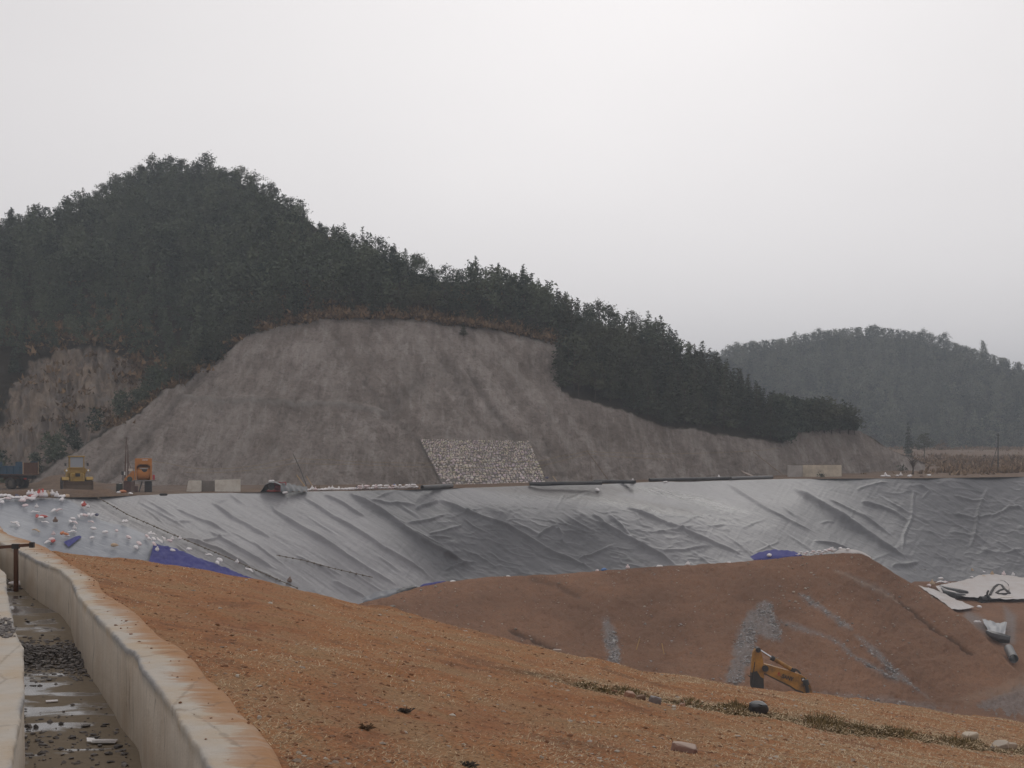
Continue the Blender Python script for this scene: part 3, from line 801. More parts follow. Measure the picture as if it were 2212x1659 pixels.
def ground_at(px, py):
    """point of the flat ground beyond the rim seen at a survey pixel"""
    z = -4.3
    for _ in range(3):
        Y = z * FOC / (HOR - py); t = Y - rim_Y(px)
        z = float(rim_z(px) + sm(0, 12, t) * (-4.30 - rim_z(px)) * sm(1500, 1200, px) + sm(1500, 1900, px) * sm(25, 230, t) * 2.6)
    return Vector((float((px - W2) / FOC * Y), float(Y), z))


# ------------------------------------------------------------------ wooded hill with its cut slope
foot_Y = lut([(-400, 140), (100, 146), (600, 149), (1000, 153), (1400, 170), (1700, 188), (1900, 205), (2100, 225)])
cut_y = lut([(-400, 1100), (60, 1050), (80, 1035), (230, 930), (400, 825), (450, 787), (500, 750), (560, 716), (620, 701), (700, 691), (820, 688), (900, 692), (1000, 702), (1100, 716), (1185, 736), (1204, 748), (1210, 850),
             (1350, 893), (1440, 922), (1560, 940), (1690, 958), (1705, 936), (1760, 930), (1840, 927), (1880, 942), (1925, 972), (2000, 1000)])
ter_y = lut([(-400, 547), (0, 499), (60, 485), (130, 475), (180, 449), (240, 419), (320, 379), (400, 373), (470, 378), (540, 405), (600, 435), (660, 475), (720, 519), (800, 549), (870, 579), (950, 609), (1030, 617), (1130, 624), (1200, 664), (1300, 704), (1400, 734), (1500, 787), (1600, 850), (1680, 904), (1760, 924), (1830, 927), (1850, 930), (1880, 942.5), (1925, 972.5), (2000, 1000.5)])
Tc = .75


def hill_D(px, py):
    v = -(py - HOR) / FOC; Y0 = foot_Y(px); z0 = -4.3
    yc = cut_y(px); vc = -(yc - HOR) / FOC
    Dc = (Y0 * Tc - z0) / (Tc - v)
    Yc = (Y0 * Tc - z0) / (Tc - vc); zc = vc * Yc
    T2 = .46
    Df = (Yc * T2 - zc) / (T2 - v)
    # gully, rock face and wood left of the cut
    Yl = 172.; vr = -(757 - HOR) / FOC; Dr = (Yl * 1.0 + 4.3) / (1.0 - v)
    Yr = (Yl + 4.3) / (1.0 - vr); zr = vr * Yr
    Dw = (Yr * .46 - zr) / (.46 - v)
    Dl = np.where(v < vr, Dr, Dw)
    wl = sm(660, 430, px)
    above = Df * (1 - wl) + Dl * wl
    t = sm(0, -9, py - yc)
    return Dc * (1 - t) + above * t


nx, ny = 1150, 330
pxs = np.linspace(-330, 2000, nx); tt = np.linspace(0, 1, ny)
PX = np.broadcast_to(pxs, (ny, nx))
fy = HOR + 4.3 * FOC / foot_Y(pxs) + 14
PY = ter_y(pxs) + tt[:, None] * (np.maximum(fy, ter_y(pxs) + 3) - ter_y(pxs))
D = hill_D(PX, PY)
V = P(PX, PY, D); N_ = grid_normals(V)
sw = 7 * fbm(PX / 22, PY / 16, 3, 101)
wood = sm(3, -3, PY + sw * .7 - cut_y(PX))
rock = poly_mask(PX + sw * 2, PY + sw * 1.6, [(-420, 960), (0, 906), (30, 850), (70, 790), (130, 757), (200, 752), (250, 768), (300, 792), (360, 828), (335, 868), (235, 935), (95, 1030), (-420, 1060)], 7)
rock = np.maximum(rock, sm(905, 935, PY) * sm(260, 200, PX)) * sm(-2, -10, PY - cut_y(PX))
wood = wood * (1 - rock)
grooves = [([(470, 770), (400, 850), (320, 940), (265, 1000), (225, 1040)], 9, .5), ([(350, 880), (290, 950), (200, 1020)], 6, .3), ([(1010, 800), (1040, 850), (1075, 900), (1112, 950)], 7, .5), ([(790, 830), (830, 880), (890, 940), (935, 990), (958, 1048)], 6, .35),
           ([(1175, 950), (1190, 985), (1215, 1030)], 6, .35), ([(640, 860), (600, 930), (570, 1000)], 6, .2), ([(1280, 930), (1330, 985), (1370, 1030)], 6, .25), ([(1500, 945), (1560, 990), (1620, 1025)], 6, .25), ([(905, 820), (860, 860), (835, 900)], 16, .4), ([(960, 780), (985, 810), (1000, 850)], 14, .4)]
rill = np.zeros_like(PX); disp = np.zeros_like(PX)
for k, (ln, wd, h) in enumerate(grooves):
    g = np.exp(-(pl_dist(PX + sw, PY + sw * .4, ln) / wd) ** 2); rill = np.maximum(rill, g * min(1, h * 1.7)); disp -= .6 * h * g
berm = [(395, 862), (440, 868), (520, 871), (620, 876), (700, 878), (790, 884), (835, 896)]
pale = np.exp(-(pl_dist(PX, PY + sw * .3, berm) / 3.4) ** 2) * 1.1 + np.exp(-(pl_dist(PX + sw * .3, PY, [(1085, 790), (1110, 815), (1125, 840)]) / 2.5) ** 2) * .7
pale = np.maximum(pale, np.exp(-(pl_dist(PX, PY + sw * .3, [(80, 1037), (230, 932), (400, 828), (500, 752), (560, 718), (700, 693), (820, 690), (900, 694), (1000, 704), (1185, 738)]) / 4.0) ** 2) * .55)
disp += .5 * np.exp(-(pl_dist(PX, PY, [(x, y - 4) for x, y in berm]) / 7) ** 2)
disp += .55 * fbm(PX / 60, PY / 40, 4, 111) + .25 * fbm(PX / 16, PY / 12, 3, 115)
disp += rock * (1.5 * fbm(PX / 20, PY / 60, 4, 121) + .8 * fbm(PX / 9, PY / 40, 3, 125))
wl_ = sm(500, 900, PX); a_, b_ = PX * .80 - PY * .60, PX * .60 + PY * .80
streak = .5 + .5 * (wl_ * fbm(a_ / 13 + sw * .05, b_ / 150, 4, 151) + (1 - wl_) * fbm((PX * .8 + PY * .6) / 13, (PX * -.6 + PY * .8) / 150, 4, 152)) * 1.25 + .18 * fbm(PX / 70, PY / 45, 3, 153)
disp *= 1 - .92 * poly_mask(PX, PY, [(900, 943), (1147, 948), (1186, 1060), (952, 1060)], 10)
V = V + N_ * (disp * sm(0, .02, tt)[:, None])[..., None]
back = []
for dy, dz in ((90, -30), (55, -15), (30, -6), (12, -1.6), (4, -.3)):
    q = V[0].copy(); q[:, 1] += dy; q[:, 2] += dz; back.append(q)
HV = V; HPX, HPY, HWOOD, HROCK = PX, PY, wood, rock
p5 = np.zeros((5, nx))
tag(np_obj('hill', np.concatenate([np.array(back), V]), grid_faces(ny + 5, nx), [MAT['hill']],
           attrs={'wood': np.vstack([p5 + 1, wood]).ravel(), 'rock': np.vstack([p5, rock]).ravel(), 'rill': np.vstack([p5, rill]).ravel(), 'pale': np.vstack([p5, pale]).ravel(), 'streak': np.vstack([p5 + .5, streak]).ravel()}), kind='structure')

# far hill across the valley
far_y = lut([(1300, 821), (1450, 791), (1570, 773), (1620, 759), (1680, 753), (1750, 739), (1800, 731), (1880, 724), (1950, 733), (2000, 739), (2050, 757), (2100, 773), (2150, 788), (2212, 806), (2400, 851), (2700, 916)])


def far_D(px, py):
    v = -(py - HOR) / FOC
    return (430 * .32 + 2) / (.32 - v)


nx, ny = 420, 120
pxs = np.linspace(1300, 2700, nx); tt = np.linspace(0, 1, ny); PX = np.broadcast_to(pxs, (ny, nx)); PY = far_y(pxs) + tt[:, None] * (985 - far_y(pxs))
V = P(PX, PY, far_D(PX, PY)); V[..., 2] += (2.5 * fbm(PX / 90, PY / 60, 4, 131)) * sm(0, .1, tt)[:, None] * sm(1, .9, tt)[:, None]
back = []
for dy, dz in ((160, -45), (80, -14), (25, -2)):
    q = V[0].copy(); q[:, 1] += dy; q[:, 2] += dz; back.append(q)
FV = V; FPX, FPY = PX, PY
z3 = np.zeros((3 + ny) * nx)
tag(np_obj('far_hill', np.concatenate([np.array(back), V]), grid_faces(ny + 3, nx), [MAT['hill']], attrs={'wood': z3 + 1, 'rock': z3, 'rill': z3, 'pale': z3, 'streak': z3 + .5}), kind='structure')

# the damp air over the valley: one even box of haze round everything, the sky outside it
hm = bpy.data.materials.new('damp_air'); hm.use_nodes = True
hm.node_tree.nodes.remove(hm.node_tree.nodes['Principled BSDF'])
pv = hm.node_tree.nodes.new('ShaderNodeVolumePrincipled'); pv.inputs['Density'].default_value = .00074; pv.inputs['Color'].default_value = (.85, .92, 1.0, 1)
hm.node_tree.links.new(pv.outputs[0], hm.node_tree.nodes['Material Output'].inputs['Volume'])
hz = MB().box((0, 0, 29), (3020, 3020, 110)).build('haze', hm); tag(hz, kind='stuff')
hm.cycles.homogeneous_volume = True

# ------------------------------------------------------------------ vegetation
def m_leaf(name, lo, hi, use_attr):
    a = M(name)
    k = a.attr('tint') if use_attr else a.rnd()
    c = a.mix(k, lo, hi)
    c = a.mix(a.ma('MULTIPLY', a.isl(), .35), c, tuple(x * 1.6 for x in hi))
    return a.set(col=c, rough=.85, spec=.15)


LEAF = dict(fir=m_leaf('fir_needles', (.024, .036, .026), (.072, .078, .050), False), pine=m_leaf('pine_needles', (.040, .052, .036), (.092, .096, .060), False),
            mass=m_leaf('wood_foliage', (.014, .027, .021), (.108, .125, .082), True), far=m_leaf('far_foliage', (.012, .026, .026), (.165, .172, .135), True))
BARK = simple('bark', (.075, .055, .042), .9, amount=.2)
DEAD = M('dry_brush_leaf'); DEAD = DEAD.set(col=DEAD.mix(DEAD.isl(), (.090, .060, .038), (.270, .175, .100)), rough=.9, spec=.1)
STRAW = M('dry_straw'); _k = STRAW.attr('tint')
STRAW = STRAW.set(col=STRAW.mix(STRAW.isl(), STRAW.mix(_k, (.105, .044, .020), (.18, .115, .058)), STRAW.mix(_k, (.44, .27, .15), (.62, .48, .31))), rough=.9, spec=.15)
OLIVE = M('rough_grass'); OLIVE = OLIVE.set(col=OLIVE.mix(OLIVE.isl(), (.070, .050, .020), (.25, .175, .080)), rough=.9, spec=.15)


def tris(C, size, rng, up=.25, flat=None):
    """one leaf-tuft triangle round every centre"""
    n = len(C)
    d = rng.normal(size=(n, 3)); d[:, 2] = d[:, 2] * (flat if flat is not None else 1) + up
    d /= np.linalg.norm(d, axis=1, keepdims=True)
    e = np.cross(d, rng.normal(size=(n, 3))); e /= np.linalg.norm(e, axis=1, keepdims=True) + 1e-9
    s = np.asarray(size).reshape(-1, 1) * (.6 + .8 * rng.random((n, 1)))
    V = np.stack([C - e * s * .32, C + e * s * .32, C + d * s], 1)
    return V.reshape(-1, 3)


def fir_crown(rng, h, dens=1.0, slim=.23):
    C, S = [], []
    nwh = int(12 * (.7 + .3 * dens))
    for i in range(nwh):
        t = (i + .4 * rng.random()) / nwh
        z = h * (.10 + .88 * t); R = h * slim * (1 - t) ** .85 * (.8 + .4 * rng.random()) + .10
        nb = max(4, int(7 * (1 - .5 * t)))
        a0 = rng.random() * 6
        for b in range(nb):
            a = a0 + 6.28 * b / nb + rng.normal() * .2; L = R * (.7 + .5 * rng.random())
            m = max(3, int((4 + 10 * (1 - t)) * dens))
            q = np.linspace(.25, 1, m)
            C.append(np.stack([np.cos(a) * L * q, np.sin(a) * L * q, z - .20 * L * q ** 2 + .06 * h * rng.normal(size=m) * .3], 1))
            S.append(np.full(m, .050 * h + .10 * (1 - t)))
    C.append(np.array([[0, 0, h * .97], [0, 0, h * .93]])); S.append(np.array([.09 * h, .08 * h]))
    return np.concatenate(C), np.concatenate(S)


def pine_crown(rng, h, dens=1.0, base=.35, wide=.30):
    C, S, limbs = [], [], []
    nc = int(rng.integers(9, 14))
    for i in range(nc):
        t = (i + rng.random()) / nc; a = rng.random() * 6.28
        z = h * (base + (1 - base) * t * .95)
        R = h * wide * (1.05 - t) ** .5 * (.45 + .6 * rng.random())
        c = np.array([math.cos(a) * R, math.sin(a) * R, z]); limbs.append(c)
        m = int(52 * dens)
        p = rng.normal(size=(m, 3)) * np.array([.085, .085, .050]) * h
        C.append(c + p); S.append(np.full(m, .050 * h + .05))
    return np.concatenate(C), np.concatenate(S), limbs


def trunk_mesh(h, r, limbs=(), name='trunk'):
    b = MB(); b.path([(0, 0, -.5), (.02 * h, 0, h * .35), (-.01 * h, .01 * h, h * .7), (0, 0, h * .96)], [r, r * .75, r * .45, r * .12], 6)
    for c in limbs[:7]:
        b.path([(0, 0, c[2] - .16 * h), (c[0] * .55, c[1] * .55, c[2] - .06 * h), tuple(c)], [r * .35, r * .22, r * .08], 4)
    return b.mesh(name, BARK)


def leaf_mesh(name, V, mat):
    return np_mesh(name, V, np.arange(len(V)).reshape(-1, 3), [mat], smooth=False)


PROTO = {'fir': [], 'pine': []}
for i in range(7):
    r_ = np.random.default_rng(100 + i)
    C, S = fir_crown(r_, 1.0 * 6, 1.0, .21 + .05 * r_.random())
    PROTO['fir'].append((leaf_mesh('crown', tris(C, S, r_, .05, .45), LEAF['fir']), trunk_mesh(6, .10)))
    C, S, lb = pine_crown(r_, 6.0, 1.0, .28 + .2 * r_.random(), .24 + .1 * r_.random())
    PROTO['pine'].append((leaf_mesh('crown', tris(C, S, r_, .55), LEAF['pine']), trunk_mesh(6, .11, lb)))
TREE_N = [0]


def tree(kind, loc, h, label, group, cat='tree', wide=1.0):
    i = TREE_N[0] = TREE_N[0] + 1
    cm, tm = PROTO[kind][i % 7]
    o = empty({'fir': 'fir_tree', 'pine': 'pine_tree'}[kind], loc, (i * 2.4) % 6.28, label, cat, group)
    s = h / 6.0; o.scale = (s * wide, s * wide, s)
    c = bpy.data.objects.new('crown', cm); link(c, o); t = bpy.data.objects.new('trunk', tm); link(t, o)
    return o


def hill_pt(px, py):
    """nearest vertex of the hill surface in the survey frame"""
    j = int(np.clip(round((px + 330) / 2330 * (HV.shape[1] - 1)), 0, HV.shape[1] - 1))
    i = int(np.argmin(np.abs(HPY[:, j] - py)))
    return HV[i, j]


# skyline trees, one by one: column, top row, kind
SKY = [(325, 336, 'pine'), (367, 338, 'pine'), (391, 342, 'pine'), (446, 331, 'pine'), (420, 348, 'pine'), (485, 361, 'pine'), (521, 361, 'pine'), (553, 374, 'pine'), (586, 395, 'pine'), (627, 427, 'pine'), (650, 431, 'pine'),
       (249, 374, 'pine'), (219, 396, 'pine'), (280, 371, 'pine'), (303, 356, 'pine'), (180, 403, 'fir'), (147, 420, 'fir'), (194, 416, 'fir'), (83, 437, 'fir'), (61, 442, 'fir'), (25, 446, 'fir'), (3, 470, 'fir'), (126, 443, 'fir'), (105, 448, 'fir'), (42, 462, 'fir'),
       (664, 462, 'fir'), (691, 477, 'fir'), (721, 483, 'fir'), (706, 490, 'pine'), (743, 480, 'fir'), (760, 505, 'pine'), (784, 489, 'fir'), (816, 510, 'pine'), (832, 528, 'pine'), (853, 524, 'fir'), (876, 536, 'fir'), (900, 549, 'pine'), (915, 556, 'pine'), (934, 572, 'fir'),
       (964, 572, 'pine'), (980, 580, 'pine'), (998, 579, 'fir'), (1026, 551, 'fir'), (1048, 575, 'fir'), (1063, 569, 'fir'), (1077, 566, 'fir'), (1099, 581, 'fir'), (1115, 588, 'fir'), (1131, 569, 'fir'), (1146, 589, 'fir'), (1163, 599, 'fir'), (1183, 605, 'fir'), (1203, 622, 'fir'),
       (1222, 628, 'fir'), (1250, 646, 'fir'), (1270, 656, 'pine'), (1294, 650, 'pine'), (1315, 660, 'pine'), (1332, 670, 'fir'), (1362, 672, 'pine'), (1382, 690, 'fir'), (1400, 669, 'fir'), (1413, 684, 'fir'), (1427, 680, 'fir'), (1444, 700, 'fir'), (1459, 711, 'fir'), (1486, 736, 'fir'),
       (1500, 741, 'fir'), (1518, 734, 'fir'), (1534, 750, 'fir'), (1548, 760, 'fir'), (1570, 772, 'fir'), (1598, 793, 'fir'), (1614, 808, 'fir'), (1630, 821, 'fir'), (1650, 836, 'fir'), (1669, 842, 'fir'), (1688, 850, 'fir'), (1705, 857, 'fir'), (1728, 862, 'fir'), (1751, 857, 'fir'), (1766, 860, 'fir'),
       (1780, 860, 'fir'), (1797, 868, 'fir'), (1815, 871, 'fir'), (1833, 880, 'fir'), (1846, 894, 'fir')]


def sky_label(px, k, big):
    sp = 'round crowned pine' if k == 'pine' else 'pointed dark fir'
    if px < 210: return f'{sp} on the low left shoulder of the hill skyline'
    if px < 660: return f'{sp} crowning the highest part of the wooded hill'
    if px < 960: return f'{sp} on the steep skyline right of the hilltop'
    if px < 1240: return f'{sp} on the skyline above the bare cut slope'
    if px < 1560: return f'{sp} on the skyline descending towards the far hill'
    return f'{sp} on the low end of the ridge against the far hill'


for (px, ty, k) in SKY:
    if px > 1690: k = 'pine'; ty += 6 * math.sin(px * .13) + 3
    q = hill_pt(px, float(ter_y(px)) + 9)
    base = HOR - q[2] / q[1] * FOC
    h = (base - ty) * q[1] / FOC
    lab = {1026: 'tallest pointed fir on the skyline above the bare cut slope', 1362: 'big round pine standing apart on the descending skyline', 784: 'tall ragged fir just right of the hilltop, above its neighbours',
           446: 'pine with a raised leaning top at the right end of the hilltop', 325: 'broad round pine at the left end of the hilltop'}.get(px) or sky_label(px, k, 0)
    tree(k, q, h, lab, 'trees on the near hill skyline', wide=(1.25 if px < 1690 else 1.75) if k == 'pine' else 1.05)

# the wood itself: positions spread over the hillside by plan area
def scatter(Vg, mask, spacing, rng, tries):
    dx = np.linalg.norm(np.cross((Vg[1:, :-1] - Vg[:-1, :-1])[..., :2], (Vg[:-1, 1:] - Vg[:-1, :-1])[..., :2])[..., None], axis=-1)
    wgt = (dx * (mask[:-1, :-1] > .55)).ravel(); cdf = np.cumsum(wgt); cdf /= cdf[-1]
    idx = np.searchsorted(cdf, rng.random(tries)); nxg = Vg.shape[1] - 1
    out, cell, ij = [], {}, []
    for k in idx:
        i, j = divmod(int(k), nxg)
        a, b = rng.random(2)
        p = Vg[i, j] * (1 - a) * (1 - b) + Vg[i + 1, j] * a * (1 - b) + Vg[i, j + 1] * (1 - a) * b + Vg[i + 1, j + 1] * a * b
        c = (int(p[0] // spacing), int(p[1] // spacing)); ok = True
        for u in (-1, 0, 1):
            for v in (-1, 0, 1):
                for q in cell.get((c[0] + u, c[1] + v), ()):
                    if (q[0] - p[0]) ** 2 + (q[1] - p[1]) ** 2 < spacing ** 2: ok = False
        if ok:
            cell.setdefault(c, []).append(p); out.append(p); ij.append((i, j))
    return np.array(out), np.array(ij)


rng = np.random.default_rng(21)
above_edge = HWOOD * (HPY < cut_y(HPX) - 2) * (1 - HROCK)
pos, ij = scatter(HV, above_edge, 1.8, rng, 20000)
print('hill trees', len(pos))
ppx = pos[:, 0] / pos[:, 1] * FOC + W2; ppy = HOR - pos[:, 2] / pos[:, 1] * FOC
edge = np.abs(ppy - cut_y(ppx))
near = (edge < 40) & (ppx > 330) & (ppx < 1860)
front = np.argsort(np.where((ppx > 1205) & (ppx < 1860), edge, 999 + edge))
sel = set(front[:95].tolist())
left = [i for i in np.argsort(edge) if 380 < ppx[i] < 1205 and i not in sel][:60]
nsel = 0
for i in list(sel) + left:
    k = 'fir' if ((rng.random() < .72 or ppx[i] > 1400) and ppx[i] < 1680) else 'pine'
    hh = (4.2 + 3.0 * rng.random()) * (1.0 if ppx[i] > 1205 else .62)
    hh = min(hh, max(2.0, (ppy[i] - float(np.interp(ppx[i], [s_[0] for s_ in sorted(SKY)], [s_[1] for s_ in sorted(SKY)])) - 4) * pos[i][1] / FOC))
    if ppx[i] > 1700: hh *= .72
    where = 'at the foot of the dark wood right of the cut slope' if ppx[i] > 1205 else 'at the wood edge along the top of the cut slope'
    tree(k, pos[i], hh, ('dense dark fir ' if k == 'fir' else 'bushy green pine ') + where, 'trees along the wood edge', wide=1.15)
_sk = sorted(SKY); sky_top = lut([(-400, 500)] + [(x, y) for x, y, _ in _sk] + [(1900, 945)])
rest = [i for i in range(len(pos)) if i not in sel and i not in set(left)]
VV, TT = [], []
for i in rest:
    h = 3.8 + 3.2 * rng.random()
    room = (ppy[i] - sky_top(ppx[i])) * pos[i][1] / FOC * (.60 + .36 * rng.random())
    h = min(h, room)
    if h < 1.6: continue
    if ppx[i] < 420 and ppy[i] > 800 and rng.random() < .6: continue
    if ppx[i] < 420 and ppy[i] > 640: h *= .6
    if ppx[i] > 1700: h *= .7
    if rng.random() < .5: C, S = fir_crown(rng, h, .72, .25)
    else: C, S, _ = pine_crown(rng, h, .62, .25, .30)
    v = tris(C, S * 1.25, rng, .3, .7) + pos[i]
    VV.append(v); TT.append(np.full(len(v), rng.random()))
    if rng.random() < .25:
        pass
for _ in range(150):      # dense low clump on the end of the spur
    px = rng.uniform(1680, 1848); py = float(cut_y(px)) - rng.uniform(1, 9); q = hill_pt(px, py)
    top = sky_top(px) + rng.uniform(2, 34); h = max(1.5, (HOR - q[2] / q[1] * FOC - top) * q[1] / FOC)
    C, S, _ = pine_crown(rng, h, .9, .06, .34); v = tris(C, S * 1.3, rng, .3, .7) + q; VV.append(v); TT.append(np.full(len(v), rng.random() * .6))
V = np.concatenate(VV)
tag(np_obj('hill_forest', V, np.arange(len(V)).reshape(-1, 3), [LEAF['mass']], smooth=False, attrs={'tint': np.concatenate(TT)}), kind='stuff')

# undergrowth: dry brown brush along the top edge of the cut and above the rock face
bx, by, bs = [], [], []
for _ in range(1500):
    px = rng.uniform(235, 1200); py = float(cut_y(px)) - rng.gamma(1.4, 4.5) - 1
    bx.append(px); by.append(py); bs.append(rng.uniform(.5, 1.5))
for (cx, cy, sx, sy, n) in ((600, 645, 38, 12, 90), (230, 690, 22, 14, 90), (250, 720, 30, 16, 90), (430, 800, 24, 12, 80), (120, 720, 60, 14, 120), (1030, 640, 30, 12, 30), (320, 800, 26, 20, 90), (500, 560, 200, 60, 60), (300, 620, 200, 40, 60), (180, 860, 90, 60, 45)):
    for _ in range(n):
        bx.append(rng.normal(cx, sx)); by.append(rng.normal(cy, sy)); bs.append(rng.uniform(.6, 2.2))
VV = []
for px, py, s in zip(bx, by, bs):
    if py > cut_y(px) - .5 or py < ter_y(px) + 8: continue
    q = hill_pt(px, py); m = 16
    C = q + rng.normal(size=(m, 3)) * np.array([.5, .5, .12]) * s
    VV.append(tris(C, np.full(m, .42 * s), rng, 1.3))
V = np.concatenate(VV)
tag(np_obj('dry_brush', V, np.arange(len(V)).reshape(-1, 3), [DEAD], smooth=False), kind='stuff')

# single small trees that can be told apart
q = hill_pt(1003, 722); tree('fir', q, 1.7, 'small lone dark bush near the top of the bare cut slope', None, 'bush', 1.5)

# far hill: its skyline pines, then the wood below them
FAR = [(1575, 745), (1591, 740), (1607, 748), (1625, 737), (1642, 744), (1659, 738), (1684, 738), (1717, 716), (1740, 722), (1769, 710), (1781, 718), (1794, 715), (1808, 722), (1823, 713), (1838, 716), (1853, 708), (1870, 708), (1890, 703), (1904, 710), (1919, 719), (1940, 722),
       (1969, 722), (1985, 718), (1997, 712), (2012, 722), (2037, 719), (2065, 741), (2083, 748), (2098, 756), (2124, 737), (2130, 752), (2147, 768), (2167, 778), (2190, 793), (2204, 797)]
for n_, (px, ty) in enumerate(FAR):
    by_ = float(far_y(px)) + 7; Y = float(far_D(px, by_)); q = P(px, by_, Y); h = (by_ - ty) * Y / FOC
    thin = px in (2124, 2130, 2147, 1717)
    lab = {2124: 'thin tall bare-stemmed pine on the right slope of the far hill', 1890: 'largest clump-crowned pine on top of the far hazy hill', 1997: 'wide round pine right of the far hill top'}.get(px) or ('slender small pine on the far hazy hill skyline' if thin else 'loose crowned pine on the far hazy hill skyline')
    tree('pine', q, h, lab, 'pines on the far hill skyline', wide=.55 if thin else 1.25)
rng = np.random.default_rng(33)
m = (FPX > 1480) & (FPX < 2480)
pos, ij = scatter(FV, m * 1.0, 3.0, rng, 16000)
print('far trees', len(pos))
VV, TT = [], []
for q in pos:
    h = 5.0 + 4.0 * rng.random()
    fx, fy_ = q[0] / q[1] * FOC + W2, HOR - q[2] / q[1] * FOC
    h = min(h, max(3.2, (fy_ - float(far_y(fx)) + 20) * q[1] / FOC))
    if rng.random() < .45: C, S = fir_crown(rng, h, .5, .27)
    else: C, S, _ = pine_crown(rng, h, .55, .12, .36)
    v = tris(C, S * 1.4, rng, .3, .7) + q; VV.append(v); TT.append(np.full(len(v), rng.random()))
V = np.concatenate(VV)
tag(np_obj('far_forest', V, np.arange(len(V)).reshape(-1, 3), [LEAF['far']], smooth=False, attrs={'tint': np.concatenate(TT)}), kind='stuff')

# dry reeds and brush on the flat ground to the right
VV = []
for _ in range(2300):
    px = rng.uniform(1815, 2420); py = rng.uniform(966, 1027)
    dense = (py < 1003) or (px > 2035 and py < 1022)
    if not dense and rng.random() < .93: continue
    q = np.array(ground_at(px, py)) if py > 1000 else None
    if q is None:
        Y = float(np.interp(py, [966, 985, 1000], [420, 330, 245])); q = np.array([(px - W2) / FOC * Y, Y, -(py - HOR) / FOC * Y - .2])
    s = rng.uniform(.35, 1.1); mm = 18
    C = q + rng.normal(size=(mm, 3)) * np.array([.8, .8, .10]) * s
    VV.append(tris(C, np.full(mm, .8 * s), rng, 1.6))
V = np.concatenate(VV)
REED = M('dry_reed_leaf'); REED = REED.set(col=REED.mix(REED.isl(), (.120, .076, .046), (.33, .225, .14)), rough=.9, spec=.1)
tag(np_obj('dry_reeds', V, np.arange(len(V)).reshape(-1, 3), [REED], smooth=False), kind='stuff')

tree('fir', ground_at(1962, 1004), 12.5 * .62, 'narrow dark tree on the flat ground before the far hill', None, wide=.6)
tree('pine', ground_at(1996, 1003), 5.0, 'rounded green tree right of the narrow dark tree', None, wide=1.3)


def bare_tree(loc, h, label):
    o = empty('bare_tree', loc, 0, label, 'tree'); r = random.Random(3)
    t = MB(); t.path([(0, 0, -.2), (.05, 0, h * .3), (0, .05, h * .6)], [.12, .09, .06], 6); t.build('trunk', BARK, o)
    b = MB()
    for k in range(46):
        a = r.random() * 6.28; z0 = h * r.uniform(.28, .6); L = h * r.uniform(.2, .45)
        e = (math.cos(a) * L * .7, math.sin(a) * L * .7, z0 + L * .75)
        b.path([(0, 0, z0), (e[0] * .5, e[1] * .5, z0 + L * .45), e], [.035, .022, .008], 4)
    c = b.build('crown', simple('bare_twigs', (.10, .066, .045), .9, amount=.1), o)
    return o


bare_tree(ground_at(1972, 1026), 3.0, 'leafless brown tree standing just behind the rim of the liner')
for px, py, h, lab in ((1775, 1031, .55, 'round green shrub in front of the pale concrete wall'), (1830, 1006, .7, 'dark shrub right behind the end of the pale concrete wall'), (1856, 1011, .7, 'small dark shrub left of the middle one on the dry flat'),
                       (1871, 1015, .6, 'small dark shrub nearest the liner rim on the dry flat'), (1949, 1019, .8, 'dark shrub just left of the leafless tree'), (2034, 992, 2.0, 'big brown leafless bush on the far side of the dry flat')):
    q = ground_at(px, py); rr = np.random.default_rng(int(px))
    C = rr.normal(size=(130, 3)) * np.array([.42, .42, .30]) * h + np.array([0, 0, h * .45])
    o = empty('shrub', q, 0, lab, 'shrub')
    c = bpy.data.objects.new('foliage', leaf_mesh('foliage', tris(C, np.full(130, .3 * h), rr, .5), DEAD if 'brown' in lab else LEAF['pine'])); link(c, o)
    s_ = MB(); s_.path([(0, 0, -.1), (0, 0, h * .5)], [.04, .02], 5); s_.build('stem', BARK, o)

# ------------------------------------------------------------------ straw, weeds and stones on the embankment
rng = np.random.default_rng(55)
N = 170000
bx = rng.uniform(90, 2330, N); u = rng.random(N)
by = sil_y(bx) + 1.5 + (1720 - sil_y(bx)) * u ** 1.15
q = on_emb(bx, by); ok = (q[:, 0] > XO(q[:, 1]) + .03) & (q[:, 1] < 60)
st = np.clip(.50 + .9 * fbm(bx / 150, by / 60, 4, 95) + .5 * sm(900, 1700, bx) - .25 * sm(620, 1100, bx) * sm(1500, 1100, bx), 0, 1)
ok &= rng.random(N) < (.35 + .65 * st)
q, st, bx, by = q[ok], st[ok], bx[ok], by[ok]; n = len(q)
dd = pl_dist(bx, by, DITCH)
L = rng.uniform(.018, .065, n) * (1 + .6 * sm(10, 30, q[:, 1])); lean = rng.uniform(.05, .45, n)
az = rng.random(n) * 6.28
d = np.stack([np.cos(az) * (1 - lean * .5), np.sin(az) * (1 - lean * .5), lean * .75], 1) * L[:, None]
sd = np.stack([-np.sin(az), np.cos(az), np.zeros(n)], 1) * (rng.uniform(.0016, .0034, n) * (1 + .05 * q[:, 1]))[:, None]
q[:, 2] -= .004
V = np.stack([q - sd, q + sd, q + d + sd * .3, q + d - sd * .3], 1).reshape(-1, 3)
tag(np_obj('straw_litter', V, np.arange(len(V)).reshape(-1, 4), [STRAW], smooth=False, attrs={'tint': np.repeat(np.clip(st * 1.2, 0, 1), 4)}), kind='stuff')

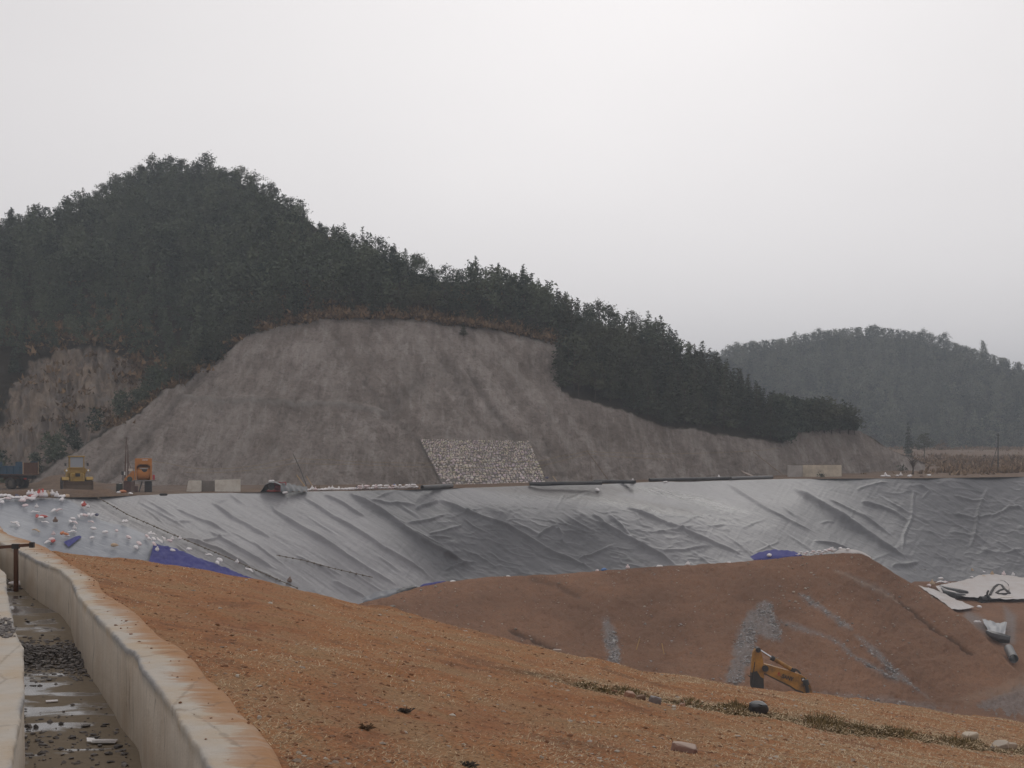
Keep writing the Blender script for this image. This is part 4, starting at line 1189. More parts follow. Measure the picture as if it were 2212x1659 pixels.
# the strip of taller grass in the ditch
VV = []
da = np.array(DITCH, float)
for _ in range(20000):
    px = rng.uniform(1190, 2330); base = np.interp(px, da[:, 0], da[:, 1]) + 3.5 * math.sin(px / 17) * .5
    tuft = .28 + .50 * vnoise(px / 30., 0.3, 5) + .45 * vnoise(px / 9., 2.3, 6)
    wdt = 7.5 * sm(1185, 1260, px) * (1.0 if px < 1900 else .75)
    py = base + rng.normal() * wdt * .62 + 1.5
    if rng.random() > tuft + .25: continue
    VV.append((px, py, tuft))
a = np.array(VV); q = on_emb(a[:, 0], a[:, 1]); q[:, 2] -= .10; n = len(q)
L = rng.uniform(.05, .20, n) * (.25 + .85 * a[:, 2] ** 1.6) * sm(1180, 1300, a[:, 0]); az = rng.random(n) * 6.28; lean = rng.uniform(.1, .8, n)
d = np.stack([np.cos(az) * lean, np.sin(az) * lean, 1.05 - lean * .55], 1) * L[:, None]
sd = np.stack([-np.sin(az), np.cos(az), np.zeros(n)], 1) * (rng.uniform(.004, .009, n))[:, None]
V = np.stack([q - sd, q + sd, q + d * .6 + sd * .7 + [0, 0, .01], q + d + [0, 0, -.02]], 1).reshape(-1, 3)
tag(np_obj('ditch_grass', V, np.arange(len(V)).reshape(-1, 4), [OLIVE], smooth=False), kind='stuff')

# loose stones: unit rocks, merged
_b = bmesh.new(); bmesh.ops.create_icosphere(_b, subdivisions=1, radius=1.0); _b.verts.ensure_lookup_table()
ICO_V = np.array([v.co[:] for v in _b.verts]); ICO_F = np.array([[v.index for v in f.verts] for f in _b.faces]); _b.free()


def stones(name, Q, R, mat, rng, flat=.6, tint=None, kind='stuff'):
    n = len(Q); k = len(ICO_V)
    J = 1 + .38 * rng.normal(size=(n, k, 1)).clip(-1.2, 1.2)
    V = ICO_V[None] * J * np.asarray(R).reshape(-1, 1, 1) * np.stack([1 + .5 * rng.random(n), 1 + .3 * rng.random(n), flat * (.7 + .6 * rng.random(n))], 1)[:, None, :]
    a = rng.random(n) * 6.28; c, s = np.cos(a)[:, None], np.sin(a)[:, None]
    V = np.stack([V[..., 0] * c - V[..., 1] * s, V[..., 0] * s + V[..., 1] * c, V[..., 2]], -1) + np.asarray(Q)[:, None, :]
    F = (ICO_F[None] + (np.arange(n) * k)[:, None, None]).reshape(-1, 3)
    o = np_obj(name, V.reshape(-1, 3), F, [mat], smooth=False)
    return tag(o, kind=kind)


def m_stone(name, lo, hi, rough=.85):
    a = M(name); v = a.pos(); f = a.noise(v, 18, 5, .7)
    c = a.mix(a.isl(), lo, hi)
    return a.set(col=a.mix(a.ma('MULTIPLY', f, .6), c, tuple(x * .5 for x in lo)), rough=rough, spec=.3, normal=a.bump(f, .4, .02))


ST_PALE, ST_GREY, ST_CLOD, ST_WET = m_stone('pale_stone', (.26, .20, .15), (.62, .55, .47)), m_stone('grey_gravel', (.24, .225, .215), (.56, .53, .51)), m_stone('earth_clod', (.14, .058, .025), (.34, .165, .082)), m_stone('wet_gravel', (.085, .075, .070), (.27, .24, .22), .6)
N = 5200
bx = rng.uniform(110, 2300, N); by = sil_y(bx) + 2 + (1700 - sil_y(bx)) * rng.random(N) ** 1.3
cl = fbm(bx / 90, by / 40, 3, 141); ok = rng.random(N) < np.clip(.18 + 1.1 * cl, .03, 1)
q = on_emb(bx, by); ok &= q[:, 0] > XO(q[:, 1]) + .05
stones('embankment_stones', q[ok], (.004 + .014 * rng.random(N) ** 4)[ok] * (1 + .03 * q[ok, 1]), ST_PALE, rng)
N = 4500
bx = rng.uniform(110, 2300, N); by = sil_y(bx) + 2 + (1700 - sil_y(bx)) * rng.random(N) ** 1.2
q = on_emb(bx, by); ok = q[:, 0] > XO(q[:, 1]) + .02
stones('embankment_clods', q[ok], (.005 + .012 * rng.random(N) ** 3)[ok] * (1 + .02 * q[ok, 1]), ST_CLOD, rng, .6)
# gravel spilled down the mound
Q, R = [], []
for _ in range(30000):
    px, py = rng.uniform(1290, 2020), rng.uniform(1230, 1540)
    hit = 0
    for i, pg in enumerate(gr_polys):
        if in_poly(px, py, pg): hit = .9 if i < 5 else .25
    if rng.random() < max(hit, .012):
        px += rng.normal() * 3; py += rng.normal() * 2
        Q.append(P(px, py, float(mound_D(px, py)) - .05)); R.append(.03 + .065 * rng.random() ** 2.2)
stones('mound_gravel', np.array(Q), np.array(R), ST_GREY, rng)
Q = []
for _ in range(900):
    px = rng.uniform(830, 2100); py = crest_y(px) + 3 + 180 * rng.random() ** 1.4; Q.append(P(px, py, float(mound_D(px, py)) - .03))
stones('mound_stones', np.array(Q), .03 + .07 * rng.random(900) ** 3, ST_PALE, rng)
# gravel in the channel
Q, R = [], []
for _ in range(1500):
    Y = rng.normal(14.6, .55); t = rng.random(); hgt = .16 * math.exp(-((Y - 14.7) / .5) ** 2) * (1 - .55 * t)
    Q.append((float(XLs(Y)) * (1 - t) + float(XI(Y)) * t, Y, float(floor_z(Y)) + rng.random() * hgt)); R.append(.008 + .020 * rng.random() ** 2)
for _ in range(240):
    Y = rng.normal(12.2, .35); t = rng.random() * .5 - .55
    Q.append((float(XLs(Y)) + t * .9 + .03, Y, -1.598 + .008)); R.append(.010 + .014 * rng.random())
for _ in range(170):
    Y = rng.normal(9.75 + 1.2, .55); t = rng.random() ** 1.3
    Q.append((float(XLs(Y)) * (1 - t) + float(XI(Y)) * t, Y, float(floor_z(Y)) + .006)); R.append(.006 + .022 * rng.random() ** 2.6)
for _ in range(90):
    Y = rng.uniform(9, 21); t = rng.random()
    Q.append((float(XLs(Y)) * (1 - t) + float(XI(Y)) * t, Y, float(floor_z(Y)) + .006)); R.append(.005 + .018 * rng.random() ** 2.6)
for _ in range(150):
    Y = rng.uniform(20.5, 23.5); t = rng.random()
    Q.append((float(XLs(Y)) * (1 - t) + float(XI(Y)) * t, Y, float(floor_z(Y)) + .01)); R.append(.012 + .03 * rng.random() ** 2)
stones('channel_gravel', np.array(Q), np.array(R), ST_WET, rng)

# ------------------------------------------------------------------ paints and stuffs
YEL = simple('worn_yellow_paint', (.42, .26, .045), .5, amount=.5, scale=1.6)
YEL_X = simple('excavator_yellow_paint', (.50, .235, .030), .5, dirt=(.035, .026, .020), amount=.75, scale=1.5)
ORA = simple('worn_orange_paint', (.56, .205, .030), .5, amount=.35, scale=1.4)
RUST = simple('rusty_steel', (.115, .052, .030), .85, dirt=(.055, .032, .022), amount=.6, scale=2)
MUDDY = simple('muddy_steel', (.120, .082, .056), .8, dirt=(.17, .115, .075), amount=.7, scale=1.8)
BLUEP = simple('faded_blue_paint', (.020, .075, .135), .6, dirt=(.085, .075, .065), amount=.45, scale=1.3)
REDP = simple('faded_red_paint', (.36, .035, .030), .6, amount=.4)
REDB = simple('red_painted_box', (.48, .035, .055), .5, amount=.2)
RUB = simple('dusty_rubber', (.028, .027, .026), .85, dirt=(.11, .09, .07), amount=.6)
STEEL = simple('dark_steel', (.035, .034, .035), .55, metal=.3, amount=.35)
CHROME = simple('bright_rod', (.70, .71, .74), .22, metal=1.0, amount=.08)
GLASS = M('cab_glass').set(col=(.30, .32, .36), rough=.08, spec=.9)
LAMPG = M('lamp_glass').set(col=(.80, .80, .78), rough=.15, spec=.8)
PVCB = simple('black_pipe', (.022, .022, .024), .42, dirt=(.12, .11, .10), amount=.5, scale=.8)
PVCG = simple('dusty_grey_pipe', (.105, .105, .108), .5, dirt=(.19, .17, .155), amount=.5, scale=.8)
BAMBOO = simple('bamboo', (.52, .33, .12), .6, amount=.2)
WOOD = simple('weathered_wood', (.22, .145, .085), .85, amount=.35)
BRICK = simple('sooty_brick', (.145, .080, .066), .9, dirt=(.05, .042, .04), amount=.55, scale=4)
BRICKD = simple('dark_brick', (.050, .046, .046), .9, dirt=(.09, .075, .065), amount=.5, scale=4)
BLACK_S = simple('black_sheet', (.020, .020, .022), .38, dirt=(.11, .105, .10), amount=.35, scale=1.2, spec=.6)
GREY_S = simple('grey_sheet', (.150, .160, .180), .42, dirt=(.22, .215, .21), amount=.4, scale=1.2, spec=.6)
GEO = simple('white_geotextile', (.60, .565, .545), .85, dirt=(.42, .34, .28), amount=.5, scale=.35, bump=.3)
BTARP = simple('blue_tarp', (.065, .066, .25), .75, dirt=(.13, .13, .27), amount=.5, scale=1.6, spec=.15)
BAGM = {k: simple('bag_' + k, c, .75, dirt=(.55, .44, .38), amount=.3, scale=5, bump=.3) for k, c in
        dict(white=(.86, .83, .83), pink=(.80, .66, .66), red=(.55, .075, .06), tan=(.50, .35, .22), blue=(.06, .20, .50), orange=(.60, .20, .07), brown=(.20, .125, .09), navy=(.035, .045, .11)).items()}
YELROPE = simple('yellow_line', (.34, .25, .10), .8, amount=.1)
ROPEM = simple('dusty_rope', (.16, .125, .09), .9, amount=.3)


def liner_pt(px, py, lift=.0):
    p = liner_base(px, py); a = liner_base(px + 2., py) - liner_base(px - 2., py); b = liner_base(px, py + 2.) - liner_base(px, py - 2.)
    n = np.cross(a, b); n /= np.linalg.norm(n)
    if n[2] < 0: n = -n
    return Vector(p + n * lift), Vector(n)


def mound_pt(px, py, lift=0.0):
    p = P(px, py, float(mound_D(px, py))); return Vector(p) + Vector((0, -.05, .05)) * 0 + Vector((0, 0, lift))


def pit_pt(px, py, lift=.05):
    p = P(px, py, float(pf_D(px, py)) - .8); return Vector(p) + Vector((0, 0, lift))


def pose(o, p, n=Vector((0, 0, 1)), yaw=0.0, s=1.0):
    q = n.to_track_quat('Z', 'Y')
    o.matrix_world = Matrix.Translation(p) @ q.to_matrix().to_4x4() @ Matrix.Rotation(yaw, 4, 'Z') @ Matrix.Diagonal((s, s, s, 1))
    return o


def sheet(name, top, bot, pt, mat, nx=60, ny=14, wr=.05, label=None, cat='sheet', group=None, seed=3, thick=0.0):
    """a laid plastic sheet between two outlines"""
    def rs(l, n):
        a = np.array(l, float); d = np.concatenate([[0], np.cumsum(np.hypot(*np.diff(a, axis=0).T))]); s = np.linspace(0, d[-1], n)
        return np.stack([np.interp(s, d, a[:, 0]), np.interp(s, d, a[:, 1])], 1)
    T, B = rs(top, nx), rs(bot, nx); t = np.linspace(0, 1, ny)[:, None, None]
    Q = T[None] * (1 - t) + B[None] * t
    V = np.array([[pt(x, y) for x, y in row] for row in Q], float)
    n = grid_normals(V); w_ = wr * fbm(Q[..., 0] / 9, Q[..., 1] / 5, 4, seed)
    V = V + n * (w_ + wr)[..., None]
    o = np_obj(name, V, grid_faces(ny, nx), [mat])
    return tag(o, label, cat, group)


# ------------------------------------------------------------------ sheets
lp = lambda lift: (lambda x, y: liner_base(x, y, lift))
sheet('plastic_sheet', [(-320, 1074), (0, 1077), (147, 1079), (218, 1126), (277, 1140), (331, 1162), (382, 1187), (542, 1251), (600, 1276)], [(-320, 1235), (0, 1230), (150, 1245), (330, 1264), (460, 1294), (600, 1322), (640, 1330), (650, 1332), (660, 1334)], lp(.30), MAT['sheet'], 130, 34, .05,
      'pale blue grey plastic sheet over the left end of the liner, dotted with sandbags')
sheet('blue_tarp', [(331, 1176), (382, 1189), (417, 1204), (470, 1222), (542, 1251), (590, 1266)], [(320, 1216), (400, 1240), (470, 1256), (540, 1272), (575, 1280), (600, 1290)], lp(.6), BTARP, 110, 20, .13,
      'long blue tarp tapering along the brown embankment edge')
sheet('blue_tarp', [(137, 1172), (171, 1157.5)], [(148, 1183), (177, 1161)], lp(.55), BTARP, 20, 10, .05, 'small square blue tarp lying in the middle of the pale grey sheet')
crest_pt = lambda back, k: (lambda x, y: P(x, y, float(mound_D(x, crest_y(x))) + back + max(0.0, float(crest_y(x)) - y) * k))
sheet('blue_tarp', [(1619, 1205), (1640, 1195), (1672, 1189), (1715, 1192), (1732, 1202)], [(1632, 1213), (1660, 1211), (1700, 1208), (1720, 1206), (1738, 1205)], crest_pt(.35, .10), BTARP, 40, 10, .08, 'blue tarp lying across the mound crest near its right end')
sheet('blue_tarp', [(902, 1271), (915, 1263), (940, 1259), (959, 1256), (968, 1259)], [(905, 1274), (920, 1271), (940, 1267), (955, 1263), (970, 1261)], crest_pt(.3, .1), BTARP, 30, 8, .06, 'crumpled blue tarp scrap at the low left end of the mound crest')
sheet('grey_sheet', [(781, 1297), (800, 1287), (832, 1278), (868, 1274), (900, 1266)], [(786, 1305), (806, 1301), (836, 1292), (870, 1284), (902, 1272)], crest_pt(.35, .1), GREY_S, 40, 10, .12, 'loose grey sheet end in the dip between embankment and mound')
sheet('black_sheet', [(855, 1279), (872, 1271), (896, 1266)], [(862, 1283), (880, 1279), (899, 1271)], crest_pt(.15, .1), BLACK_S, 16, 6, .1, 'crumpled black sheet scrap at the low left end of the mound crest')
sheet('white_geotextile', [(1802, 1195), (1817, 1186), (1841, 1188), (1862, 1193), (1880, 1203)], [(1806, 1200), (1820, 1198), (1845, 1199), (1866, 1202), (1884, 1210)], crest_pt(.3, .1), GEO, 30, 8, .06, 'white fabric edge folded over the highest point of the mound')
sheet('white_geotextile', [(2021, 1268), (2058, 1261), (2099, 1251), (2116, 1244), (2144, 1242), (2188, 1246), (2212, 1250), (2420, 1252)], [(2032, 1281), (2057, 1287), (2088, 1292), (2144, 1295), (2193, 1297), (2212, 1296), (2300, 1294), (2420, 1290)], lambda x, y: P(x, y, float(pf_D(x, y)) - 1.5), GEO, 80, 16, .10,
      'large white fabric spread at the foot of the liner on the right')
sheet('white_geotextile', [(1983, 1266), (2032, 1280), (2066, 1298), (2105, 1312)], [(2008, 1284), (2040, 1305), (2056, 1318), (2072, 1320), (2097, 1316)], lambda x, y: P(x, y, float(pf_D(x, y)) - 1.2), GEO, 40, 12, .10,
      'pointed white fabric piece running down beside the mound ridge')
sheet('grey_sheet', [(2121, 1341), (2150, 1348), (2175, 1349)], [(2138, 1373), (2155, 1377), (2170, 1376)], lambda x, y: P(x, y, float(pf_D(x, y)) - 1.2), GREY_S, 20, 10, .15, 'blue grey sheet hanging over a black roll in the pit')
b = MB(); b.path([pit_pt(2134, 1373, .3), pit_pt(2148, 1381, .3), pit_pt(2162, 1386, .3), pit_pt(2182, 1390, .3)], [.22, .36, .42, .30], 8)
tag(b.build('sheet_roll', BLACK_S, smooth=True), 'thick black roll of sheet below the blue grey sheet in the pit', 'roll')
b = MB(); b.path([pit_pt(2031, 1271, .2), pit_pt(2052, 1279, .25), pit_pt(2074, 1285, .3), pit_pt(2089, 1285, .2)], [.12, .22, .26, .2], 8); b.path([pit_pt(2034, 1275, .2), pit_pt(2044, 1286, .2), pit_pt(2062, 1293, .25), pit_pt(2084, 1290, .2)], [.1, .3, .34, .12], 8)
tag(b.build('sheet_roll', BLACK_S, smooth=True), 'black bunched sheet lying across the white fabric beside the ridge', 'roll')
hose = [(2138, 1291), (2142, 1283), (2148, 1274), (2155, 1269), (2164, 1270), (2171, 1279), (2178, 1284), (2181, 1287), (2172, 1289), (2158, 1289), (2152, 1287), (2158, 1282), (2166, 1279)]
b = MB(); b.path([pit_pt(x, y, .25) for x, y in hose], .13, 7)
tag(b.build('hose', RUB, smooth=True), 'looped thick black hose lying on the white fabric', 'hose')
b = MB(); b.path([pit_pt(x, y, .2) for x, y in ((2161, 1258), (2170, 1260), (2178, 1267), (2180, 1276), (2179, 1285))], .05, 5)
tag(b.build('hose', RUB, smooth=True), 'thin dark hose arching above the looped thick hose', 'hose')
o = empty('water_pump', pit_pt(2125, 1297, -.2), .5, 'small dark pump at the lower edge of the white fabric', 'pump')
b = MB(); b.cyl((-.45, 0, .35), (.35, 0, .35), .28, .24, 12).cyl((.35, 0, .35), (.55, 0, .35), .38, .38, 12); b.build('pump_body', STEEL, o, True)
b = MB(); b.box((0, 0, .06), (1.1, .6, .10)); b.build('base_frame', STEEL, o)
b = MB(); b.path([(.45, 0, .7), (.5, 0, .95), (.65, 0, 1.1)], .10, 7); b.build('outlet', RUB, o, True)
b = MB(); b.tube(pit_pt(2179, 1412, .4), pit_pt(2190, 1434, .4), .36, .30, 16); tag(b.build('pipe', PVCG, smooth=True), 'short grey pipe lying on the track in the pit on the right', 'pipe')
o = np_obj('loose_slab', np.array(pit_pt(2150, 1294, .1))[None] + np.array([[x * 3.2, y * .8, z * .12] for x in (-.5, .5) for y in (-.5, .5) for z in (0, 1)]), np.array([[0, 1, 3, 2], [4, 6, 7, 5], [0, 4, 5, 1], [2, 3, 7, 6], [1, 5, 7, 3], [0, 2, 6, 4]]), [MAT['conc']], smooth=False)
tag(o, 'long pale flat slab under the looped black hose', 'slab')

# ropes along the liner
def rope(pts, lift, r, label, mat=ROPEM, knots=0):
    a = np.array(pts, float); d = np.concatenate([[0], np.cumsum(np.hypot(*np.diff(a, axis=0).T))]); s = np.linspace(0, d[-1], 60)
    q = [liner_pt(float(np.interp(t, d, a[:, 0])), float(np.interp(t, d, a[:, 1])), lift)[0] for t in s]
    b = MB(); b.path(q, r, 5)
    for k in range(knots):
        c = q[int((k + .5) * 60 / knots)]; b.box(c, (.16, .12, .10), (0, .3, k))
    return tag(b.build('rope', mat), label, 'rope', 'ropes lying down the liner')


rope([(211, 1080), (277, 1118), (368, 1158), (490, 1209), (560, 1240), (640, 1275)], .22, .035, 'knotted dusty rope running down the liner beside the pale sheet', knots=40)
rope([(596, 1203), (655, 1214), (713, 1230), (804, 1251)], .18, .03, 'dark thin rope slanting across the lower left liner', knots=14)

# ------------------------------------------------------------------ sandbags
def ico(sub=2):
    b = bmesh.new(); bmesh.ops.create_icosphere(b, subdivisions=sub, radius=1.0); b.verts.ensure_lookup_table()
    V = np.array([v.co[:] for v in b.verts]); F = np.array([[v.index for v in f.verts] for f in b.faces]); b.free(); return V, F


IV, IF = ico(2)


def bag_shape(kind, seed):
    r = np.random.default_rng(seed); V = IV.copy()
    if kind == 'lying':
        pin = sm(.55, .85, V[:, 0]); fl = sm(.85, 1.0, V[:, 0])
        s = 1 - .72 * pin + .55 * fl
        V = V * np.stack([np.full(len(V), .36), .21 * s, .13 * s], 1); V[:, 2] += .10
    elif kind == 'upright':
        h = (V[:, 2] + 1) / 2; prof = np.interp(h, [0, .1, .35, .6, .75, .84, .93, 1], [.5, 1, 1.05, .75, .28, .20, .42, .5])
        rr = np.hypot(V[:, 0], V[:, 1]) + 1e-6
        V = np.stack([V[:, 0] / rr * prof * .23 * np.minimum(1, rr * 3), V[:, 1] / rr * prof * .21 * np.minimum(1, rr * 3), h * .50], 1)
    else:   # flattened scrap
        V = V * np.array([.48, .16, .06]); V[:, 2] += .05 + .06 * np.sin(V[:, 0] * 9 + seed)
    V = V + .036 * np.stack([fbm(V[:, 0] * 7 + seed * 3.1, V[:, 1] * 7 + V[:, 2] * 9 + c * 5, 2, seed + c) for c in range(3)], 1) * 1.4
    return V


BAGS = {}


def bag(px, py, kind, colr, label, group, pt='liner', s=1.0, lift=0.0, yaw=None):
    key = (kind, colr, int(px * 7 + py) % 3)
    if key not in BAGS: BAGS[key] = np_mesh('sandbag', bag_shape(kind, key[2] + 1), IF, [BAGM[colr]])
    o = link(bpy.data.objects.new('plastic_scrap' if kind == 'scrap' else 'sandbag', BAGS[key]))
    if pt == 'liner': p, n = liner_pt(px, py, .34 + lift)
    elif pt == 'bare': p, n = liner_pt(px, py, .06 + lift)
    elif pt == 'rim': p, n = ground_at(px, py) + Vector((0, 0, lift)), Vector((0, 0, 1))
    elif pt == 'crest': p, n = Vector(P(px, py + 2.5, float(mound_D(px, crest_y(px))) + .5)), Vector((0, 0, 1))
    else: p, n = pit_pt(px, py + 2, .1), Vector((0, 0, 1))
    if kind == 'upright': n = (n + Vector((0, 0, 1.5))).normalized()
    pose(o, p, n, (px * 1.7 + py * .9) % 6.28 if yaw is None else yaw, s * (.68 + .28 * ((px * 13 + py * 7) % 10) / 10))
    return tag(o, label, 'scrap' if kind == 'scrap' else 'sandbag', group)


G1 = 'sandbags strewn over the pale grey sheet'
z1 = lambda x, y: (x * .2451, y * .2451 + 914.9)
for x, y, k, c, lab in [
    (20, 735, 'lying', 'white', 0), (290, 705, 'lying', 'white', 0), (195, 725, 'lying', 'pink', 0), (220, 765, 'lying', 'pink', 0), (320, 780, 'upright', 'white', 0), (305, 815, 'scrap', 'white', 0), (480, 802, 'scrap', 'white', 0), (520, 797, 'scrap', 'pink', 0), (545, 710, 'lying', 'white', 0),
    (738, 765, 'upright', 'red', 'upright red and white bag at the right edge of the pale sheet, high up'), (770, 778, 'upright', 'white', 'upright white bag leaning on the red one at the pale sheet edge'), (730, 745, 'lying', 'white', 'white bag on top of the red one at the pale sheet edge'),
    (325, 855, 'scrap', 'red', 'flattened red bag on the upper part of the pale sheet'), (360, 870, 'lying', 'white', 'white bag lying against the flattened red bag'), (385, 862, 'lying', 'red', 'small red bag end beside the flattened red bag'), (400, 905, 'scrap', 'white', 0), (125, 912, 'scrap', 'white', 0), (145, 925, 'scrap', 'white', 0),
    (690, 850, 'scrap', 'white', 1), (715, 845, 'lying', 'white', 1), (745, 850, 'lying', 'pink', 1), (780, 835, 'scrap', 'white', 1), (815, 838, 'scrap', 'white', 1), (850, 845, 'lying', 'navy', 'dark blue wrapped bundle at the ragged right edge of the pale sheet'), (640, 880, 'lying', 'white', 1), (620, 898, 'scrap', 'white', 1), (655, 905, 'scrap', 'pink', 1), (800, 902, 'scrap', 'pink', 1),
    (1105, 903, 'lying', 'white', 2), (1085, 898, 'scrap', 'white', 2), (820, 967, 'lying', 'white', 3), (655, 968, 'upright', 'white', 'upright white bag just above the small blue tarp'), (635, 990, 'scrap', 'white', 4), (925, 1000, 'lying', 'white', 3), (1025, 985, 'lying', 'pink', 3), (1130, 1045, 'lying', 'pink', 3), (810, 1047, 'lying', 'white', 3),
    (590, 1030, 'lying', 'white', 4), (470, 1020, 'upright', 'pink', 4), (455, 1062, 'lying', 'pink', 4), (430, 1080, 'scrap', 'white', 4), (470, 1078, 'lying', 'red', 'red bag beside the small blue tarp'), (550, 1042, 'lying', 'orange', 'orange bag on the small blue tarp'), (585, 1052, 'lying', 'orange', 'orange red bag at the centre of the small blue tarp'),
    (1215, 1097, 'lying', 'pink', 3), (1190, 1130, 'lying', 'white', 3), (1005, 1115, 'lying', 'tan', 'tan bag on the lower part of the pale sheet'), (315, 978, 'scrap', 'tan', 'yellowish scrap on the left part of the pale sheet'), (490, 905, 'upright', 'brown', 'upright dark brown sack on the middle of the pale sheet'),
    (1310, 998, 'scrap', 'white', 5), (1340, 1008, 'scrap', 'white', 5), (1285, 1035, 'lying', 'pink', 5), (1305, 1055, 'lying', 'white', 5), (1430, 1045, 'scrap', 'white', 5), (1325, 1088, 'lying', 'white', 5), (1380, 1098, 'scrap', 'white', 6), (1325, 1130, 'lying', 'pink', 5), (1350, 1182, 'upright', 'white', 5), (1470, 1105, 'lying', 'pink', 6),
    (1495, 1092, 'upright', 'white', 6), (1565, 1090, 'upright', 'white', 'upright white bag just above the long blue tarp'), (1495, 1185, 'lying', 'white', 6), (1650, 1178, 'lying', 'white', 6), (1830, 1222, 'scrap', 'white', 6), (1920, 1275, 'lying', 'white', 6), (1900, 1297, 'lying', 'white', 6), (2070, 1295, 'upright', 'white', 'upright white bag near the thin end of the long blue tarp'), (2180, 1355, 'scrap', 'white', 6)]:
    px, py = z1(x, y)
    zones = ['on the upper left part of the pale grey sheet', 'in the heap at the ragged edge of the pale sheet', 'on the right border of the pale sheet, below the heap', 'on the lower middle of the pale grey sheet', 'around the small blue tarp', 'stacked at the left end of the long blue tarp', 'on the long blue tarp']
    if isinstance(lab, int):
        lab = f"{'flattened ' if k == 'scrap' else ''}{c}{' upright' if k == 'upright' else ''} {'plastic scrap' if k == 'scrap' else 'sandbag'} {zones[lab]}"
    bag(px, py, k, c, lab, G1, lift=.35 if 1320 < x < 2212 and y > 1080 or (540 < x < 600 and 1030 < y < 1060) else 0.0)
G2 = 'sandbags heaped on the rim at the top of the pale sheet'
for i, (x, y, k, c) in enumerate([(15, 668, 'lying', 'white'), (45, 660, 'lying', 'white'), (80, 668, 'lying', 'white'), (110, 682, 'lying', 'white'), (20, 692, 'scrap', 'white'), (70, 690, 'lying', 'pink'), (150, 664, 'lying', 'navy'), (150, 685, 'lying', 'white'), (185, 682, 'lying', 'white'), (215, 680, 'lying', 'white'), (250, 652, 'upright', 'white'), (285, 655, 'upright', 'white'), (300, 675, 'lying', 'pink'),
                                  (318, 668, 'upright', 'white'), (345, 655, 'upright', 'red'), (366, 668, 'upright', 'pink'), (378, 652, 'upright', 'red'), (365, 640, 'lying', 'red'), (398, 668, 'upright', 'white'), (422, 662, 'upright', 'tan'), (460, 655, 'upright', 'white'), (500, 668, 'upright', 'white'), (530, 668, 'lying', 'white'), (558, 672, 'lying', 'white'), (592, 668, 'lying', 'tan'), (265, 692, 'lying', 'white'), (232, 690, 'lying', 'pink'), (200, 700, 'lying', 'white'), (275, 664, 'lying', 'red')]):
    px, py = z1(x, y)
    lab = {345: 'red upright bag among the white heap on the rim, left one', 378: 'red upright bag among the white heap on the rim, right one', 365: None, 150: None}.get(x) or f"{c} {'upright tied' if k == 'upright' else 'lying'} sandbag in the {'left' if x < 230 else ('middle' if x < 440 else 'right')} part of the heap on the rim"
    bag(px, py + 3, k, c, lab, G2, s=1.25 if k == 'upright' else 1.1)
G3 = 'white sandbags in a row along the rim'
r3 = random.Random(8)
for i in range(34):
    x = 480 + i * 29.5; y = np.interp(x, [480, 700, 1000, 1250, 1480], [592, 588, 578, 572, 566])
    c = 'white' if r3.random() < .7 else 'pink'; k = 'upright' if r3.random() < .3 else 'lying'
    px, py = x * .2451 + 542.2, y * .2451 + 914.9
    third = 'left third' if i < 11 else ('middle' if i < 23 else 'right third')
    bag(px, py + .5, k, c, f'{c} {"upright tied" if k == "upright" else "lying"} sandbag in the {third} of the row along the rim', G3, 'rim', 1.15)
    if i > 15 and i % 2 == 0:
        bag(px + 2, py + 1.0, 'lying', c, f'{c} sandbag lying on top of the {third} of the row along the rim', G3, 'rim', 1.1, lift=.24)
bag(1265 * .2451 + 542.2, 572 * .2451 + 915, 'upright', 'blue', 'blue bag in the right third of the white row along the rim', G3, 'rim', 1.15)
for x, y, k, c, lab in [(842, 1063, 'upright', 'navy', 'dark small bag between two white ones in the row along the rim')]:
    bag(770, 1056, k, c, lab, G3, 'rim', .9)
G4 = 'sandbags along the crest of the red mound'
for px, py, k, c, lab in [(978.5, 1256.8, 'lying', 'white', 'white sandbag on the low left end of the mound crest'), (1044.7, 1250.3, 'lying', 'white', 'white sandbag on the mound crest left of the pink pair'), (1086, 1247.5, 'lying', 'pink', 'left one of the paired sandbags on the mound crest'), (1098, 1246.5, 'lying', 'white', 'right one of the paired sandbags on the mound crest'),
                          (1290, 1231.5, 'lying', 'pink', 'pinkish sandbag beside the blue one on the mound crest'), (1305, 1230.5, 'lying', 'blue', 'bright blue bag on the middle of the mound crest'), (1356, 1226.5, 'upright', 'pink', 'pink upright sandbag right of the blue bag on the crest'), (1425, 1223.5, 'lying', 'white', 'white sandbag midway between pink and tall upright ones on the crest'),
                          (1486, 1219.5, 'upright', 'white', 'tall upright white sandbag on the mound crest left of the blue tarp'), (1574.5, 1214.5, 'lying', 'white', 'white sandbag on the mound crest next to the blue tarp'), (1677, 1204.5, 'lying', 'white', None), (1710, 1205.5, 'lying', 'white', None), (1643, 1207.5, 'lying', 'white', None), (1662, 1199, 'lying', 'white', None)]:
    bag(px, py, k, c, lab or 'white sandbag holding down the blue tarp on the mound crest', G4, 'crest', 1.0)
for i in range(20):
    px = 1722 + i * 4.3; py = float(crest_y(px)) - 3 - 3 * (i % 3) - (4 if i > 14 else 0)
    bag(px, py, 'lying', 'white' if i % 4 else 'pink', f'small {"white" if i % 4 else "pink"} sandbag in the cluster right of the blue tarp on the crest', G4, 'crest', .75)
for px, py, k, c, lab in [(1798.6, 1189, 'upright', 'white', 'upright white bag at the left end of the folded white fabric'), (1815.7, 1184, 'lying', 'white', 'white bag on top of the folded white fabric, left one'), (1831.6, 1186, 'lying', 'white', 'white bag on top of the folded white fabric, right one')]:
    bag(px, py, k, c, lab, G4, 'crest', 1.0)
G5 = 'sandbags along the white fabric in the pit'
z9 = lambda x, y: (x * .1115 + 1965.4, y * .1115 + 1219.9)
